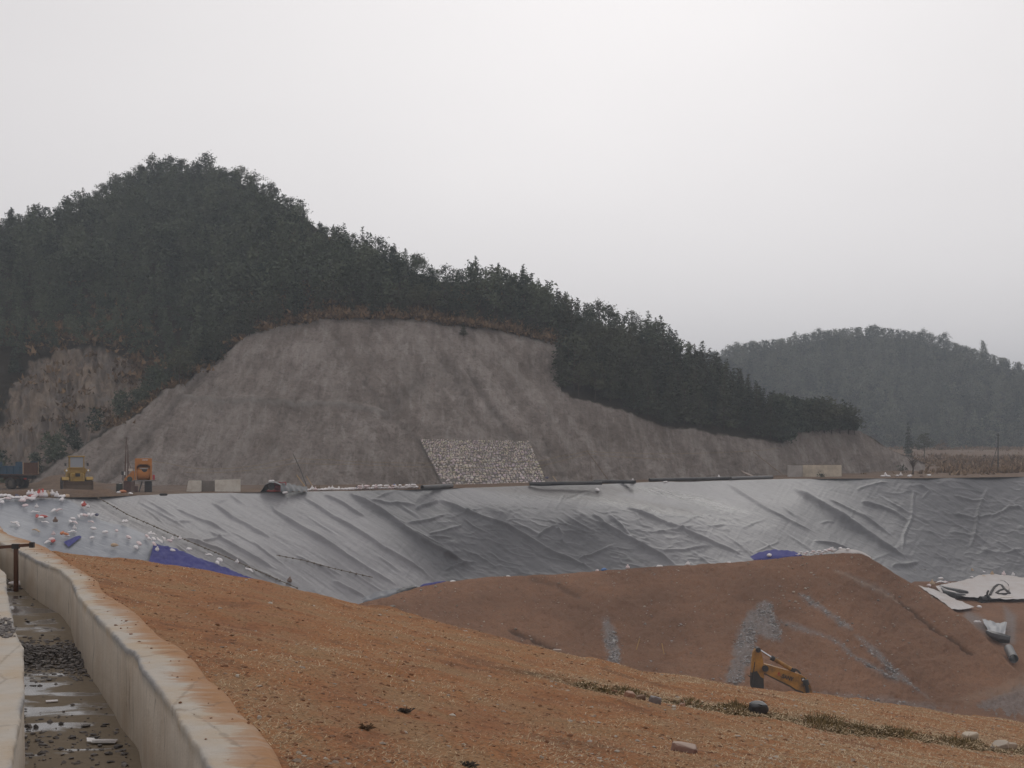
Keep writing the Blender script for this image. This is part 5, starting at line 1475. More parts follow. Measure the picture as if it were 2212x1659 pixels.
for x, y, k, c, lab in [(1210, 150, 'upright', 'tan', 'upright tan sack standing above the white fabric, its base dark'), (1405, 165, 'lying', 'white', 'white bag on the liner right of the tan sack'), (1200, 260, 'lying', 'white', 'white bag on the fabric edge just below the tan sack'), (1595, 205, 'upright', 'tan', 'round tan sack on the top edge of the white fabric'),
                        (1820, 215, 'upright', 'pink', 'small pinkish bag on the top edge of the white fabric'), (2000, 220, 'upright', 'white', 'white upright bag on the top edge of the white fabric, rightmost'), (600, 285, 'lying', 'white', 'white bag above the pale rag heap on the liner'), (600, 345, 'scrap', 'white', 'pale rag at the left of the heap above the black sheet'), (680, 350, 'scrap', 'pink', 'pink rag in the heap above the black sheet'),
                        (430, 405, 'upright', 'tan', 'tan bag at the upper end of the black bunched sheet'), (370, 420, 'lying', 'pink', 'pink bag at the upper end of the black bunched sheet'), (1345, 835, 'lying', 'white', 'white bag on bare earth at the tip of the pointed fabric'), (1310, 1130, 'lying', 'white', 'white bag on bare earth left of the blue grey sheet'), (1430, 240, 'scrap', 'tan', 'tan strip lying on the upper edge of the white fabric')]:
    px, py = z9(x, y); bag(px, py, k, c, lab, G5, 'pit', 1.35)
for px, py, k, c, lab in [(1182, 1046, 'lying', 'white', 'white bag lying under the black pipe on the left'), (1290, 1061, 'lying', 'white', 'white bag on the liner below the end of the black pipe'), (1367, 1044, 'upright', 'white', 'white bag at the right end of the middle black pipe'), (1437, 1043, 'lying', 'white', 'white bag in front of the longest black pipe'),
                          (1552.5, 1035, 'upright', 'white', 'white bag standing against the longest black pipe near its joint'), (1180, 1041, 'lying', 'navy', 'dark blue bundle behind the left black pipe')]:
    bag(px, py, k, c, lab, 'bags by the black pipes', 'bare' if py > 1050 else 'rim', 1.6 if c == 'navy' else 1.2, lift=.3 if c == 'navy' else 0)
for i, (x, y) in enumerate([(968, 468), (990, 462), (1012, 470), (1095, 465), (1125, 460), (1205, 468), (1310, 466), (1375, 460)]):
    bag(x * .2451 + 1669.9, y * .2451 + 915.5, 'upright' if i in (1, 4) else 'lying', 'white' if i != 6 else 'brown', f'{"brown" if i == 6 else "white"} bag on the far rim in front of the {"pale concrete wall end" if i < 0 else ("leafless tree, left cluster" if i < 3 else ("leafless tree, right cluster" if i < 5 else "reeds, right of the leafless tree"))}', 'bags on the far rim', 'rim', 1.3)
for px, py, c, lab in [(331, 1059, 'white', 'white lump on the ground between wheel loader and mixer'), (282, 1068, 'white', 'tiny white scrap on the bare rim below the mixer'), (616, 1066, 'white', 'white bag alone on the rim below the concrete blocks')]:
    bag(px if c and px != 331 else 224.5, py if px != 331 else 1060.5, 'lying', c, lab, 'white litter on the rim', 'rim', 1.2)
bag(625, 1259, 'upright', 'brown', 'dark twisted scrap standing at the embankment edge', 'litter at the embankment edge', 'bare', 1.1)

# ------------------------------------------------------------------ pipes, blocks and poles on the rim
def pipe(p0, p1, r, mat, label):
    b = MB(); b.tube(p0, p1, r, r * .84, 20); return tag(b.build('pipe', mat, smooth=True), label, 'pipe', 'pipes lying on the rim')


def rim_pt(px, row, lift=0.0):
    """a point resting on the rim whose foot is seen at a row"""
    q = ground_at(px, row); return q + Vector((0, 0, lift))


pipe(rim_pt(912, 1057.5, .22), rim_pt(976, 1054, .22), .22, PVCG, 'short wide grey pipe with its open end towards the left')
pipe(rim_pt(1144, 1049.2, .2), rim_pt(1300, 1047.2, .2), .2, PVCB, 'black pipe lying below the stone pitched slope panel')
pipe(rim_pt(1284, 1044.0, .2), rim_pt(1372, 1045.0, .2), .2, PVCB, 'shorter black pipe overlapping the right end of another')
pipe(rim_pt(1403, 1040.8, .2), rim_pt(1582, 1036.8, .2), .2, PVCB, 'longest black pipe lying along the rim')
pipe(rim_pt(1578, 1037.2, .2), rim_pt(1668, 1034.2, .2), .2, PVCG, 'greyer pipe continuing the longest black one to the right')


def slab(name, poly, depth, px, row, mat, label, cat, group=None, rot=0.0):
    """a block standing on the rim: outline (x, z) in metres"""
    b = MB(); b.prism(poly, 0, depth); bmesh.ops.bevel(b.bm, geom=b.bm.edges[:], offset=.025, segments=2, affect='EDGES')
    o = b.build(name, mat); o.location = rim_pt(px, row); o.rotation_euler[2] = rot
    return tag(o, label, cat, group)


DARKC = simple('dirty_concrete', (.24, .21, .185), .9, dirt=(.08, .07, .06), amount=.5, scale=1.5)
slab('concrete_block', [(-.66, -.1), (.70, -.1), (.70, 1.03), (-.44, 1.03)], .5, 417, 1060, MAT['conc'], 'pale concrete block with a slanted left edge behind the rim', 'block', 'concrete blocks behind the rim')
slab('concrete_block', [(-.63, -.1), (.62, -.1), (.60, 1.0), (-.62, 1.02)], .45, 448.5, 1059.3, DARKC, 'dark dirty concrete block between two pale ones', 'block', 'concrete blocks behind the rim')
slab('concrete_block', [(-1.18, -.1), (1.16, -.1), (1.16, 1.16), (-1.18, 1.10)], .5, 491, 1061.6, MAT['conc'], 'wide pale concrete block, right end of the row', 'block', 'concrete blocks behind the rim')
o = empty('concrete_wall', rim_pt(1703, 1030.5), math.radians(4), 'long low pale concrete wall at the foot of the right spur', 'wall')
b = MB(); b.box((4.4, .2, .72), (5.0, .35, 1.6), bev=.03); b.build('front_panel', simple('wall_tan_concrete', (.66, .57, .45), .9, amount=.45, scale=.8), o)
b = MB(); b.box((.93, .21, .70), (1.9, .33, 1.56), bev=.03); b.build('left_panel', simple('wall_grey_concrete', (.46, .42, .39), .9, amount=.4, scale=.8), o)
b = MB(); b.box((6.78, 1.9, .62), (.3, 3.6, 1.7), bev=.03); b.build('side_panel', simple('wall_shade_concrete', (.40, .37, .34), .9, amount=.4, scale=.8), o)
b = MB(); b.box((3.6, .2, 1.53), (6.2, .30, .05)); b.build('earth_topping', MAT['ground'], o)
b = MB(); b.box((0, 0, 0), (1.7, 1.2, .10), bev=.02); o = b.build('plank', simple('pale_board', (.34, .27, .23), .8, amount=.3)); o.location = rim_pt(1616, 1031, .38); o.rotation_euler = (.25, .38, .2)
tag(o, 'tilted pale board lying behind the long black pipe', 'board')
b = MB()
for i in range(20):
    a0, a1 = 2 * math.pi * i / 20, 2 * math.pi * (i + 1) / 20
    b.cyl((.25 * math.cos(a0), .25 * math.sin(a0), .11), (.25 * math.cos(a1), .25 * math.sin(a1), .11), .105, seg=8, cap=False)
o = b.build('tyre', RUB, smooth=True); o.location = rim_pt(353, 1071.0); tag(o, 'old black tyre lying flat on the rim below the mixer', 'tyre')


def pole(pts, r, mat, label, name='pole', cat='pole', group=None):
    b = MB(); b.path(pts, r, 6); return tag(b.build(name, mat), label, cat, group)


pole([rim_pt(664, 1050, -.2), P(648, 1012, 149.5), P(632.6, 979.6, 149.5)], [.06, .05, .03], STEEL, 'tall thin dark pole leaning left above the sandbag row')
pole([rim_pt(664, 1055, -.1), P(641, 1026, 141.0)], .035, BAMBOO, 'yellow bamboo pole leaning left, with a knob on top')
pole([rim_pt(679, 1054, -.1), P(662, 1028.6, 142.0)], .03, BAMBOO, 'yellow bamboo pole beside the tall dark one')
o = empty('wooden_rack', rim_pt(680, 1057), .1, 'small brown wooden rack behind the sandbag row', 'rack')
b = MB(); b.box((0, 0, .22), (1.0, .12, .08)); b.build('rail', WOOD, o)
for x in (-.4, -.1, .2, .42):
    b = MB(); b.box((x, 0, .2), (.07, .07, .5), (0, .15, 0)); b.build('upright', WOOD, o)
pole([rim_pt(1318, 1040, -.1), P(1268, 974, 162.0)], .035, WOOD, 'thin pole leaning left that carries the yellow lines')
pole([rim_pt(1278, 1040, 0), P(1274, 986, 162.0)], .018, WOOD, 'thin upright stick beside the leaning line pole')
pole([rim_pt(1208, 1047, 0), P(1194.6, 1029, 157.0)], .03, BAMBOO, 'short yellow stake with a white top by the stone panel')
pole([rim_pt(1702, 1033, -.1), P(1628, 977, 183.0)], .04, WOOD, 'thin pole leaning left beside the long concrete wall')


def wire(pts, label):
    a = np.array(pts, float); q = []
    for (x0, y0, Y0), (x1, y1, Y1) in zip(a[:-1], a[1:]):
        for t in np.linspace(0, 1, 8, endpoint=False): q.append(Vector(P(x0 + (x1 - x0) * t, y0 + (y1 - y0) * t + 1.2 * math.sin(math.pi * t), Y0 + (Y1 - Y0) * t)))
    b = MB(); b.path(q, .013, 4); return tag(b.build('wire', YELROPE), label, 'wire', 'yellow lines along the foot of the cut slope')


wire([(310, 992, 136), (360, 1000, 140), (417, 1011, 142), (466, 1013, 143), (542, 1007, 146), (603, 995, 149), (634, 989, 149.5), (714, 993, 150), (800, 998, 150), (959, 1000, 152), (1158, 996, 158), (1207, 986, 160), (1268, 974, 162), (1340, 978, 165), (1452, 980, 172), (1628, 974, 183), (1690, 966, 186)], 'upper of the two thin yellow lines strung along the cut slope')
wire([(400, 1020, 141.5), (466, 1021, 143), (560, 1013, 147), (640, 1000, 149.4), (760, 1003, 150), (960, 1009, 151.5), (1160, 1008, 158), (1270, 980, 161.8), (1360, 988, 165), (1460, 992, 171)], 'lower of the two thin yellow lines strung along the cut slope')
q = ground_at(2156, 1020)
o = empty('utility_pole', q, 0, 'dark slanting-braced pole standing on the flat at the far right', 'pole')
hh = (1020 - 936) * q.y / FOC
b = MB(); b.path([(0, 0, -.3), (0, 0, hh)], [.10, .06], 7); b.build('post', STEEL, o)
b = MB(); b.path([(-1.3, 0, -.2), (-.05, 0, hh * .68)], .045, 5); b.build('brace', STEEL, o)
b = MB(); b.box((0, 0, hh * .95), (.5, .08, .08)); b.build('crossarm', STEEL, o)

# red frame under a black cover
o = empty('winch_frame', rim_pt(596, 1063), .12, 'red steel frame with a dark wheel under a black cover', 'machine')
b = MB()
for x in (-.15, .42, .92):
    b.box((x, 0, .45), (.08, .08, .9))
for z in (.1, .5, .88): b.box((.4, 0, z), (1.1, .08, .08))
b.box((.4, .5, .5), (1.1, .06, .9)); b.build('frame', REDP, o)
b = MB(); b.lathe([(.02, -.1), (.26, -.12), (.32, -.1), (.32, .1), (.26, .12), (.02, .1)], (-.42, -.1, .52), 'y', 18); b.build('wheel', RUB, o, True)
b = MB(); b.box((-.4, .1, .12), (.9, .5, .12)); b.build('skid', REDP, o)
prof = [(564, 1064, 0), (568, 1056, .1), (574, 1046, .3), (584, 1040.5, .5), (596, 1040, .5), (610, 1045.5, .4)]
q0 = ground_at(596, 1063)
V = []
for k, dy in enumerate((-.55, -.3, .2, 1.0, 1.8)):
    row = []
    for (px, py, _) in prof:
        y = q0.y + dy; z = -(py - HOR) / FOC * q0.y - (.0 if 0 < k < 3 else (.10 if k == 0 else .25 * (k - 2)))
        row.append(((px - W2) / FOC * q0.y, y, max(z, q0.z + .02)))
    V.append(row)
tag(np_obj('cover_sheet', np.array(V), grid_faces(5, len(prof)), [BLACK_S]), 'black sheet hood draped over the red frame', 'sheet')
V = []
for t in np.linspace(0, 1, 24):
    px = 606 + (664 - 606) * t; top = 1041 + (1053.5 - 1041) * t ** .8; botr = 1064 - 1.5 * t
    qb = ground_at(px, botr)
    V.append([((px - W2) / FOC * (qb.y + s * 1.6), qb.y + s * 1.6, qb.z + .05 + (-(top - HOR) / FOC * (qb.y + 1.2) - qb.z) * s ** .7 + .05 * math.sin(t * 30 + s * 5)) for s in np.linspace(0, 1, 7)])
tag(np_obj('cover_sheet', np.array(V), grid_faces(24, 7), [simple('grey_cover', (.075, .082, .092), .45, amount=.35)]), 'grey sheet sloping down from the covered red frame to the sandbags', 'sheet')
bag(587, 1041, 'lying', 'white', 'white bag weighing down the hood over the red frame', 'white litter on the rim', 'rim', 1.0)
_o = [x for x in COL.objects if x.get('label', '').startswith('white bag weighing down')][0]; _o.location = (float((586 - W2) / FOC * q0.y), q0.y + .1, float(-(1041.5 - HOR) / FOC * q0.y)); _o.rotation_euler = (0, 0, .3)

# ------------------------------------------------------------------ stone pitched panel on the cut slope
def panel_pt(u, v, lift=.0):
    x0, y0 = 905 + (1142 - 905) * u, 948 + (953 - 948) * u; x1, y1 = 958 + (1180 - 958) * u, 1051.5 + (1043 - 1051.5) * u
    px, py = x0 + (x1 - x0) * v, y0 + (y1 - y0) * v
    return P(px, py, float((float(foot_Y(px)) * Tc + 4.3) / (Tc + (py - HOR) / FOC)) - .30 - lift)


us_, vs_ = np.linspace(0, 1, 60), np.linspace(0, 1, 30)
V = np.array([[panel_pt(u, v) for u in us_] for v in vs_])
ring = np.concatenate([V[0], V[1:, -1], V[-1, -2::-1], V[-2:0:-1, 0]]); nb = len(ring)
o = empty('stone_panel', ring[0], 0, 'rubble stone pitched panel set into the bare cut slope', 'retaining wall')
side = np.concatenate([ring, ring + [0, 1.6, -.6]]); F = np.array([[i, (i + 1) % nb, nb + (i + 1) % nb, nb + i] for i in range(nb)])
base = np_obj('mortar_bed', np.concatenate([V.reshape(-1, 3), side]) - ring[0], np.concatenate([grid_faces(30, 60), F + V.reshape(-1, 3).shape[0]]), [simple('mortar', (.165, .146, .132), .95, amount=.4)], parent=o)
rng = np.random.default_rng(77); SV = []; SF = []; nn = 0; ST = []
v = 0.006
while v < 1:
    hrow = (.028 + .020 * v) * (.85 + .3 * rng.random()); u = rng.random() * .015
    while u < 1:
        w_ = (.017 + .014 * v) * (.55 + 1.0 * rng.random())
        if rng.random() < .93:
            c = panel_pt(min(u + w_ / 2, .995), min(v + hrow / 2 + .006 * rng.normal(), .99)); du = panel_pt(.52, v) - panel_pt(.51, v); du /= np.linalg.norm(du); dv = panel_pt(.5, .52) - panel_pt(.5, .5); dv /= np.linalg.norm(dv); nr = np.cross(du, dv); nr *= np.sign(nr[2])
            J = 1 + .30 * rng.normal(size=(len(ICO_V), 1)).clip(-1, 1); L = ICO_V * J
            a = rng.normal() * .25; L = np.stack([L[:, 0] * math.cos(a) - L[:, 1] * math.sin(a), L[:, 0] * math.sin(a) + L[:, 1] * math.cos(a), L[:, 2]], 1)
            L = L * np.array([w_ * 12 * .54, hrow * 7.2 * .50, .12])
            SV.append(c + L[:, :1] * du + L[:, 1:2] * dv + L[:, 2:] * nr - ring[0]); SF.append(ICO_F + nn); nn += len(ICO_V)
            t = rng.random(); k = .42 + .44 * rng.random() + (.10 if t < .15 else 0)
            ST.append(np.tile(np.array([k, k * (.80 + .14 * rng.random()), k * (.66 + .26 * rng.random())]), (len(ICO_V), 1)))
        u += w_
    v += hrow
sm_ = M('rubble_stone'); sm_ = sm_.set(col=sm_.mix(sm_.ma('MULTIPLY', sm_.noise(sm_.pos(), 6, 5, .7), .5), sm_.attr('tint', 'Color'), (.09, .08, .07)), rough=.85, spec=.25)
tag(np_obj('rubble_stones', np.concatenate(SV), np.concatenate(SF), [sm_], parent=o, smooth=False, attrs={'tint': np.concatenate(ST)}), kind='stuff')

# ------------------------------------------------------------------ wheel loader
def wheel(parent, c, r, w_, axis='x', rimmat=None, name='wheel'):
    b = MB(); b.lathe([(r * .55, -w_ / 2), (r * .9, -w_ / 2), (r, -w_ * .34), (r, w_ * .34), (r * .9, w_ / 2), (r * .55, w_ / 2), (r * .55, -w_ / 2)], c, axis, 22)
    for k in range(16):
        a = 2 * math.pi * k / 16; p = (math.cos(a) * r, math.sin(a) * r)
        if axis == 'x': b.box((c[0], c[1] + p[0], c[2] + p[1]), (w_ * .8, .09, .07), (a, 0, 0))
        else: b.box((c[0] + p[0], c[1], c[2] + p[1]), (.09, w_ * .8, .07), (0, -a, 0))
    t = b.build(name, RUB, parent, True)
    b = MB(); b.lathe([(.02, -w_ * .36), (r * .3, -w_ * .40), (r * .55, -w_ * .30), (r * .55, w_ * .30), (r * .3, w_ * .40), (.02, w_ * .36)], c, axis, 16); b.build('rim', rimmat or RUST, t, True)
    return t


L_ = empty('wheel_loader', ground_at(168, 1062.5), math.radians(21), 'yellow wheel loader facing the camera with a muddy bucket on the ground', 'wheel loader')
b = MB(); b.prism([(-1.05, .02), (-1.0, .10), (-.62, .10), (-.45, .28), (-.42, .70), (-.60, 1.06), (-.66, 1.06), (-.52, .70), (-.55, .33), (-.68, .2), (-1.05, .10)], -1.29, 1.29, 'x')
for s in (-1, 1): b.prism([(-1.0, .03), (-.45, .10), (-.42, .70), (-.62, 1.06), (-.80, .8)], s * 1.27, s * 1.31, 'x')
bk = b.build('bucket', MUDDY, L_)
for k in range(7):
    t = MB(); t.box((-1.05 + .35 * k, -1.1, .05), (.10, .22, .06)); t.build('tooth', RUST, bk)
for s in (-1, 1):
    b = MB(); b.prism([(-.48, .35), (.0, .95), (1.1, 1.75), (1.35, 1.70), (1.3, 1.5), (.15, .65), (-.42, .2)], s * .52 - .09, s * .52 + .09, 'x'); b.build('lift_arm', YEL, L_)
    b = MB(); b.cyl((s * .3, .9, .9), (s * .3, -.1, .75), .07); b.build('cylinder', STEEL, L_)
    wheel(L_, (s * 1.06, .75, .66), .66, .50); wheel(L_, (s * 1.06, 3.4, .66), .66, .50)
    b = MB(); b.prism([(-.05, 1.18), (.25, 1.42), (1.3, 1.42), (1.6, 1.18), (1.55, 1.12), (1.28, 1.34), (.28, 1.34), (0, 1.12)], s * 1.06 - .3, s * 1.06 + .3, 'x'); b.build('fender', YEL, L_)
    hl = MB(); hl.box((s * .95, .55, 2.02), (.38, .18, .20), bev=.02); h_ = hl.build('light_bracket', YEL, L_); hl = MB(); hl.cyl((s * .95, .45, 2.02), (s * .95, .42, 2.02), .09); hl.build('headlight', LAMPG, h_)
    mr = MB(); mr.box((s * .98, 1.6, 2.55), (.18, .05, .26)); mr.build('mirror', STEEL, L_)
b = MB(); b.box((0, .75, 1.35), (1.0, 1.3, .85), bev=.05); b.box((0, .75, .85), (.8, 1.5, .5)); b.box((0, .15, 1.72), (.5, .25, .35)); b.build('front_frame', YEL, L_)
b = MB(); b.box((0, .05, 1.62), (.42, .10, .30)); b.build('grille', STEEL, L_)
b = MB(); b.box((0, 3.2, 1.55), (1.6, 2.6, .95), bev=.08); b.box((0, 2.6, .9), (1.1, 3.4, .5)); b.box((0, 1.9, 1.95), (1.64, .9, .55), bev=.04); b.build('body', YEL, L_)
c_ = MB()
for sx in (-.62, .62):
    for y in (1.35, 2.55): c_.box((sx, y, 2.75), (.09, .09, 1.05))
c_.box((0, 1.95, 2.24), (1.36, 1.35, .10)); cab = c_.build('cab', YEL, L_)
b = MB(); b.box((0, 1.95, 3.29), (1.46, 1.5, .10), bev=.03); b.build('roof', YEL, cab)
b = MB(); b.box((0, 1.35, 2.75), (1.14, .03, .94)); b.build('windscreen', GLASS, cab)
b = MB(); b.box((0, 2.55, 2.75), (1.14, .03, .94)); b.build('rear_window', GLASS, cab)
for s in (-.63, .63):
    b = MB(); b.box((s, 1.95, 2.75), (.03, 1.1, .94)); b.build('side_window', GLASS, cab)
b = MB(); b.cyl((.45, 3.4, 2.0), (.45, 3.4, 2.75), .06); b.build('exhaust', RUST, L_)
b = MB(); b.box((0, 1.8, 2.5), (.5, .4, .7), bev=.05); b.build('driver_seat', STEEL, cab)

# ------------------------------------------------------------------ dump truck
T_ = empty('dump_truck', P(49, 1057.5, 133.5), math.radians(-20), 'dump truck with faded blue bed and rusty tailgate, cut by the picture edge', 'truck')
bx0 = MB(); bx0.box((-2.1, 1.12, 1.40), (4.4, 2.3, .10)); bx0.build('bed_floor', RUST, T_)
for y_ in (0.03, 2.21):
    b = MB(); b.box((-2.15, y_, 1.80), (4.3, .06, .72)); b.box((-.42, y_, 2.38), (.84, .06, .50))
    for k in range(6): b.box((-.35 - k * .75, y_ - .05, 1.80), (.08, .06, .72))
    b.box((-2.15, y_ - .04, 2.17), (4.3, .10, .07)); b.build('side_board', BLUEP, T_)
b = MB(); b.box((-4.25, 1.12, 2.0), (.08, 2.2, 1.2)); b.build('head_board', BLUEP, T_)
b = MB(); b.box((-.06, 1.12, 1.98), (.06, 2.1, 1.14)); b.build('tailgate', RUST, T_)
FRM = simple('worn_frame_edge', (.42, .29, .19), .7, amount=.3)
b = MB(); b.box((0.02, .03, 2.0), (.07, .07, 1.25)); b.box((.02, 2.21, 2.0), (.07, .07, 1.25)); b.box((.02, 1.12, 1.40), (.09, 2.25, .12)); b.build('rear_frame', FRM, T_)
b = MB()
for y_ in (.75, 1.5): b.box((-2.9, y_, 1.18), (6.6, .14, .26))
b.box((-.25, 1.12, 1.05), (.35, 1.9, .16)); b.build('chassis', STEEL, T_)
for x_ in (-1.55, -5.3):
    for y_ in (.28, 1.98):
        wheel(T_, (x_, y_, .58), .58, .42 if x_ > -2 else .28, 'y', simple('wheel_rim_%d%d' % (int(-x_), int(y_)), (.12, .10, .085), .8, amount=.5))
b = MB(); b.prism([(-2.3, .95), (-2.2, 1.2), (-.9, 1.2), (-.8, .95), (-.86, .92), (-.95, 1.14), (-2.15, 1.14), (-2.24, .92)], -.0, .55); b.build('mudguard', RUST, T_)
b = MB(); b.box((-.78, .30, .75), (.03, .5, .5)); b.build('mudflap', RUB, T_)
b = MB(); b.box((.0, .35, 1.02), (.10, .3, .14)); b.build('tail_light', REDP, T_)
b = MB(); b.prism([(-6.4, .8), (-4.55, .8), (-4.55, 2.6), (-5.9, 2.6), (-6.35, 1.7)], .05, 2.2); cb = b.build('cab', BLUEP, T_)
b = MB(); b.box((-5.2, .03, 2.1), (.8, .03, .6)); b.build('side_window', GLASS, cb)

# ------------------------------------------------------------------ concrete mixer on brick piers
X_ = empty('concrete_mixer', ground_at(310, 1060.5), math.radians(13), 'orange concrete mixer with a round drum raised on brick piers', 'concrete mixer')
b = MB(); w2 = .73
arch = [(.60, 2.45)] + [(.60 * math.cos(a), 2.45 + .14 * math.sin(a)) for a in np.linspace(.2, math.pi - .2, 9)] + [(-.60, 2.45)]
b.prism([(-w2, 2.58), (w2, 2.58), (w2 - .02, 3.12), (-w2, 3.12)], -.55, -.50)
b.prism([(-w2, 1.12), (-w2 + .11, 1.12), (-w2 + .13, 2.58), (-w2, 2.58)], -.55, -.50); b.prism([(w2 - .11, 1.12), (w2, 1.12), (w2, 2.58), (w2 - .13, 2.58)], -.55, -.50)
for s in (-1, 1): b.prism([(s * .60, 2.58), (s * .34, 2.58), (s * .60, 2.40)], -.548, -.502)
for s in (-1, 1): b.box((s * w2, .1, 2.1), (.05, 1.3, 2.0))
b.box((0, .1, 3.10), (1.44, 1.3, .05)); b.box((0, .74, 2.6), (1.44, .05, 1.0)); fr = b.build('housing', ORA, X_)
b = MB(); b.lathe([(.02, -.60), (.58, -.60), (.66, -.5), (.66, .5), (.58, .60), (.02, .60)], (0, .16, 1.74), 'x', 28); dr = b.build('drum', ORA, X_, True)
b = MB(); b.prism([(-.16, 2.12), (.34, 2.12), (.33, 1.98), (.20, 1.86), (.02, 1.86), (-.12, 1.98)], -.50, -.30); b.build('discharge_mouth', STEEL, dr)
b = MB(); b.box((.04, -.44, 2.20), (.72, .16, .06), (.3, 0, 0)); b.build('chute_lip', simple('cement_white', (.55, .52, .48), .8, amount=.2), dr)
b = MB(); b.box((.10, -.555, 2.98), (.58, .012, .14)); sg = b.build('name_plate', simple('plate_orange', (.50, .20, .06), .6, amount=.2), X_)
for k, (x_, wd) in enumerate(((-.13, .03), (-.06, .06), (.03, .09), (.15, .07), (.26, .09), (.33, .03))):
    b = MB(); b.box((x_ + .05, -.565, 2.98 + .01 * (k % 2)), (wd, .008, .085 if k % 2 else .10)); b.build('lettering', simple('white_letter_%d' % k, (.66, .64, .62), .6, amount=.1), sg)
b = MB(); b.box((0, 0, 1.06), (1.75, 1.4, .10)); b.box((.9, -.3, 1.05), (.5, .2, .06)); b.build('platform', simple('cement_grey', (.25, .235, .215), .85, amount=.3), X_)
b = MB(); b.prism([(-1.72, 1.08), (-.82, 1.08), (-.82, 1.95), (-1.02, 1.95), (-1.28, 1.66), (-1.70, 1.28)], -.45, .4); b.build('skip_hopper', ORA, X_)
b = MB(); b.cyl((-1.22, -.62, 1.22), (-1.22, -.2, 1.22), .24, .22, 14); b.build('motor', simple('motor_green', (.035, .055, .052), .6, amount=.3), X_, True)
b = MB(); b.box((-1.18, .25, 2.05), (.36, .3, .22)); b.build('pale_box', MAT['conc'], X_)
b = MB(); b.box((-1.88, .1, 1.75), (.22, .2, .34)); b.box((-1.85, .1, 1.35), (.07, .07, .6)); sb = b.build('switch_box', STEEL, X_)
b = MB(); b.box((-1.70, .02, 1.74), (.11, .04, .30)); b.build('panel', LAMPG, sb)
b = MB(); b.box((.93, -.3, 1.36), (.20, .3, .46), bev=.02); b.build('red_box', REDB, X_)
for x_, top in ((-1.68, 5.1), (-1.42, 4.4)):
    b = MB(); b.path([(x_, .25, .0), (x_ + .02, .25, 2.1), (x_ + (.14 if x_ < -1.5 else .0), .25, top)], [.06, .06, .03], 6); b.build('mast', RUST, X_)
b = MB(); b.path([(-1.42, .25, 3.0), (-1.25, .2, 2.5), (-1.1, .2, 2.1)], .02, 4); b.build('cable', RUST, X_)
for x_, w_, h_, m_, lab in ((-1.45, .66, 1.02, BRICK, 'reddish brick pier under the mixer hopper, leftmost'), (-.95, .34, .98, simple('pinkish_brick', (.20, .135, .11), .9, amount=.4), 'pinkish brick pier beside the reddish one under the mixer'), (-.66, .30, .56, BRICK, 'low brick stub under the middle of the mixer'), (.43, .66, .98, BRICKD, 'dark brick pier under the right side of the mixer')):
    b = MB(); b.box((0, 0, h_ / 2), (w_, .9, h_))
    for k in range(int(h_ / .16)): b.box((0, -.02, .08 + k * .16), (w_ + .012, .89, .02))
    o = b.build('brick_pier', m_); o.location = Vector(X_.location) + Matrix.Rotation(math.radians(13), 3, 'Z') @ Vector((x_, .05, 0)); o.rotation_euler[2] = math.radians(13); tag(o, lab, 'pier', 'brick piers under the mixer')
pole([Vector(X_.location) + Vector((-.33, -.3, 0)), Vector(X_.location) + Vector((-.08, -.2, 1.0))], .05, STEEL, 'dark slanted prop under the mixer platform', 'prop', 'prop')
o = empty('oil_drum', ground_at(258, 1061), .4, 'dark green drum with clutter left of the mixer', 'drum')
b = MB(); b.lathe([(.02, .0), (.30, .0), (.31, .05), (.29, .3), (.31, .35), (.29, .6), (.31, .75), (.28, .76), (.02, .74)], (0, 0, 0), 'z', 16); b.build('barrel', simple('drum_green', (.025, .035, .028), .6, amount=.4), o, True)
b = MB(); b.lathe([(.02, .74), (.10, .76), (.10, .80), (.02, .81)], (.1, 0, 0), 'z', 10); b.build('cap', LAMPG, o)
bag(265, 1062, 'lying', 'orange', 'pale orange sack at the foot of the reddish brick pier', 'sacks by the mixer', 'rim', 1.3)
bag(256.5, 1062.5, 'lying', 'white', 'white sack in front of the dark green drum', 'sacks by the mixer', 'rim', 1.0)

# ------------------------------------------------------------------ excavator down in the pit
EY = 88.0
ex = lambda x, y: (float((x * .0919 + 1585.8 - W2) / FOC * EY), float(-(y * .0919 + 1369 - HOR) / FOC * EY))
bxx, bzz = ex(1950, 2050); GZ = -19.2
E_ = empty('excavator', (bxx, EY, GZ), 0, 'yellow excavator whose raised boom shows above the embankment edge', 'excavator')
lo_ = lambda x, y: (ex(x, y)[0] - bxx, ex(x, y)[1] - GZ)
b = MB(); b.prism([lo_(*p) for p in ((690, 800), (700, 700), (790, 720), (1280, 862), (1560, 950), (1690, 1040), (1765, 1165), (1835, 1430), (1990, 1960), (1960, 2110), (1860, 2080), (1700, 1560), (1590, 1372), (1430, 1322), (1290, 1225), (1000, 1080), (740, 950), (690, 930))], -.24, .24)
bo = b.build('boom', YEL_X, E_)
b = MB(); b.prism([lo_(*p) for p in ((690, 905), (745, 930), (1000, 1055), (1290, 1195), (1440, 1290), (1600, 1345), (1700, 1540), (1690, 1565), (1585, 1376), (1428, 1330), (1286, 1233), (996, 1090), (736, 958), (690, 940))], -.255, .255); b.build('boom_lower_band', simple('dark_band_steel', (.045, .032, .024), .7, amount=.4), bo)  # dark band along the lower edge of the boom's side faces
b = MB(); b.cyl((*lo_(715, 800)[:1], -.32, lo_(715, 800)[1]), (lo_(715, 800)[0], .32, lo_(715, 800)[1]), .20, .20, 16); b.build('arm_pin', STEEL, bo)
b = MB(); b.prism([lo_(*p) for p in ((495, 345), (600, 345), (640, 470), (672, 660), (690, 900), (685, 1220), (690, 1560), (600, 1700), (500, 1700), (440, 1560), (392, 1180), (395, 900), (415, 640), (445, 420))], -.20, .20); st = b.build('stick', YEL_X, E_)
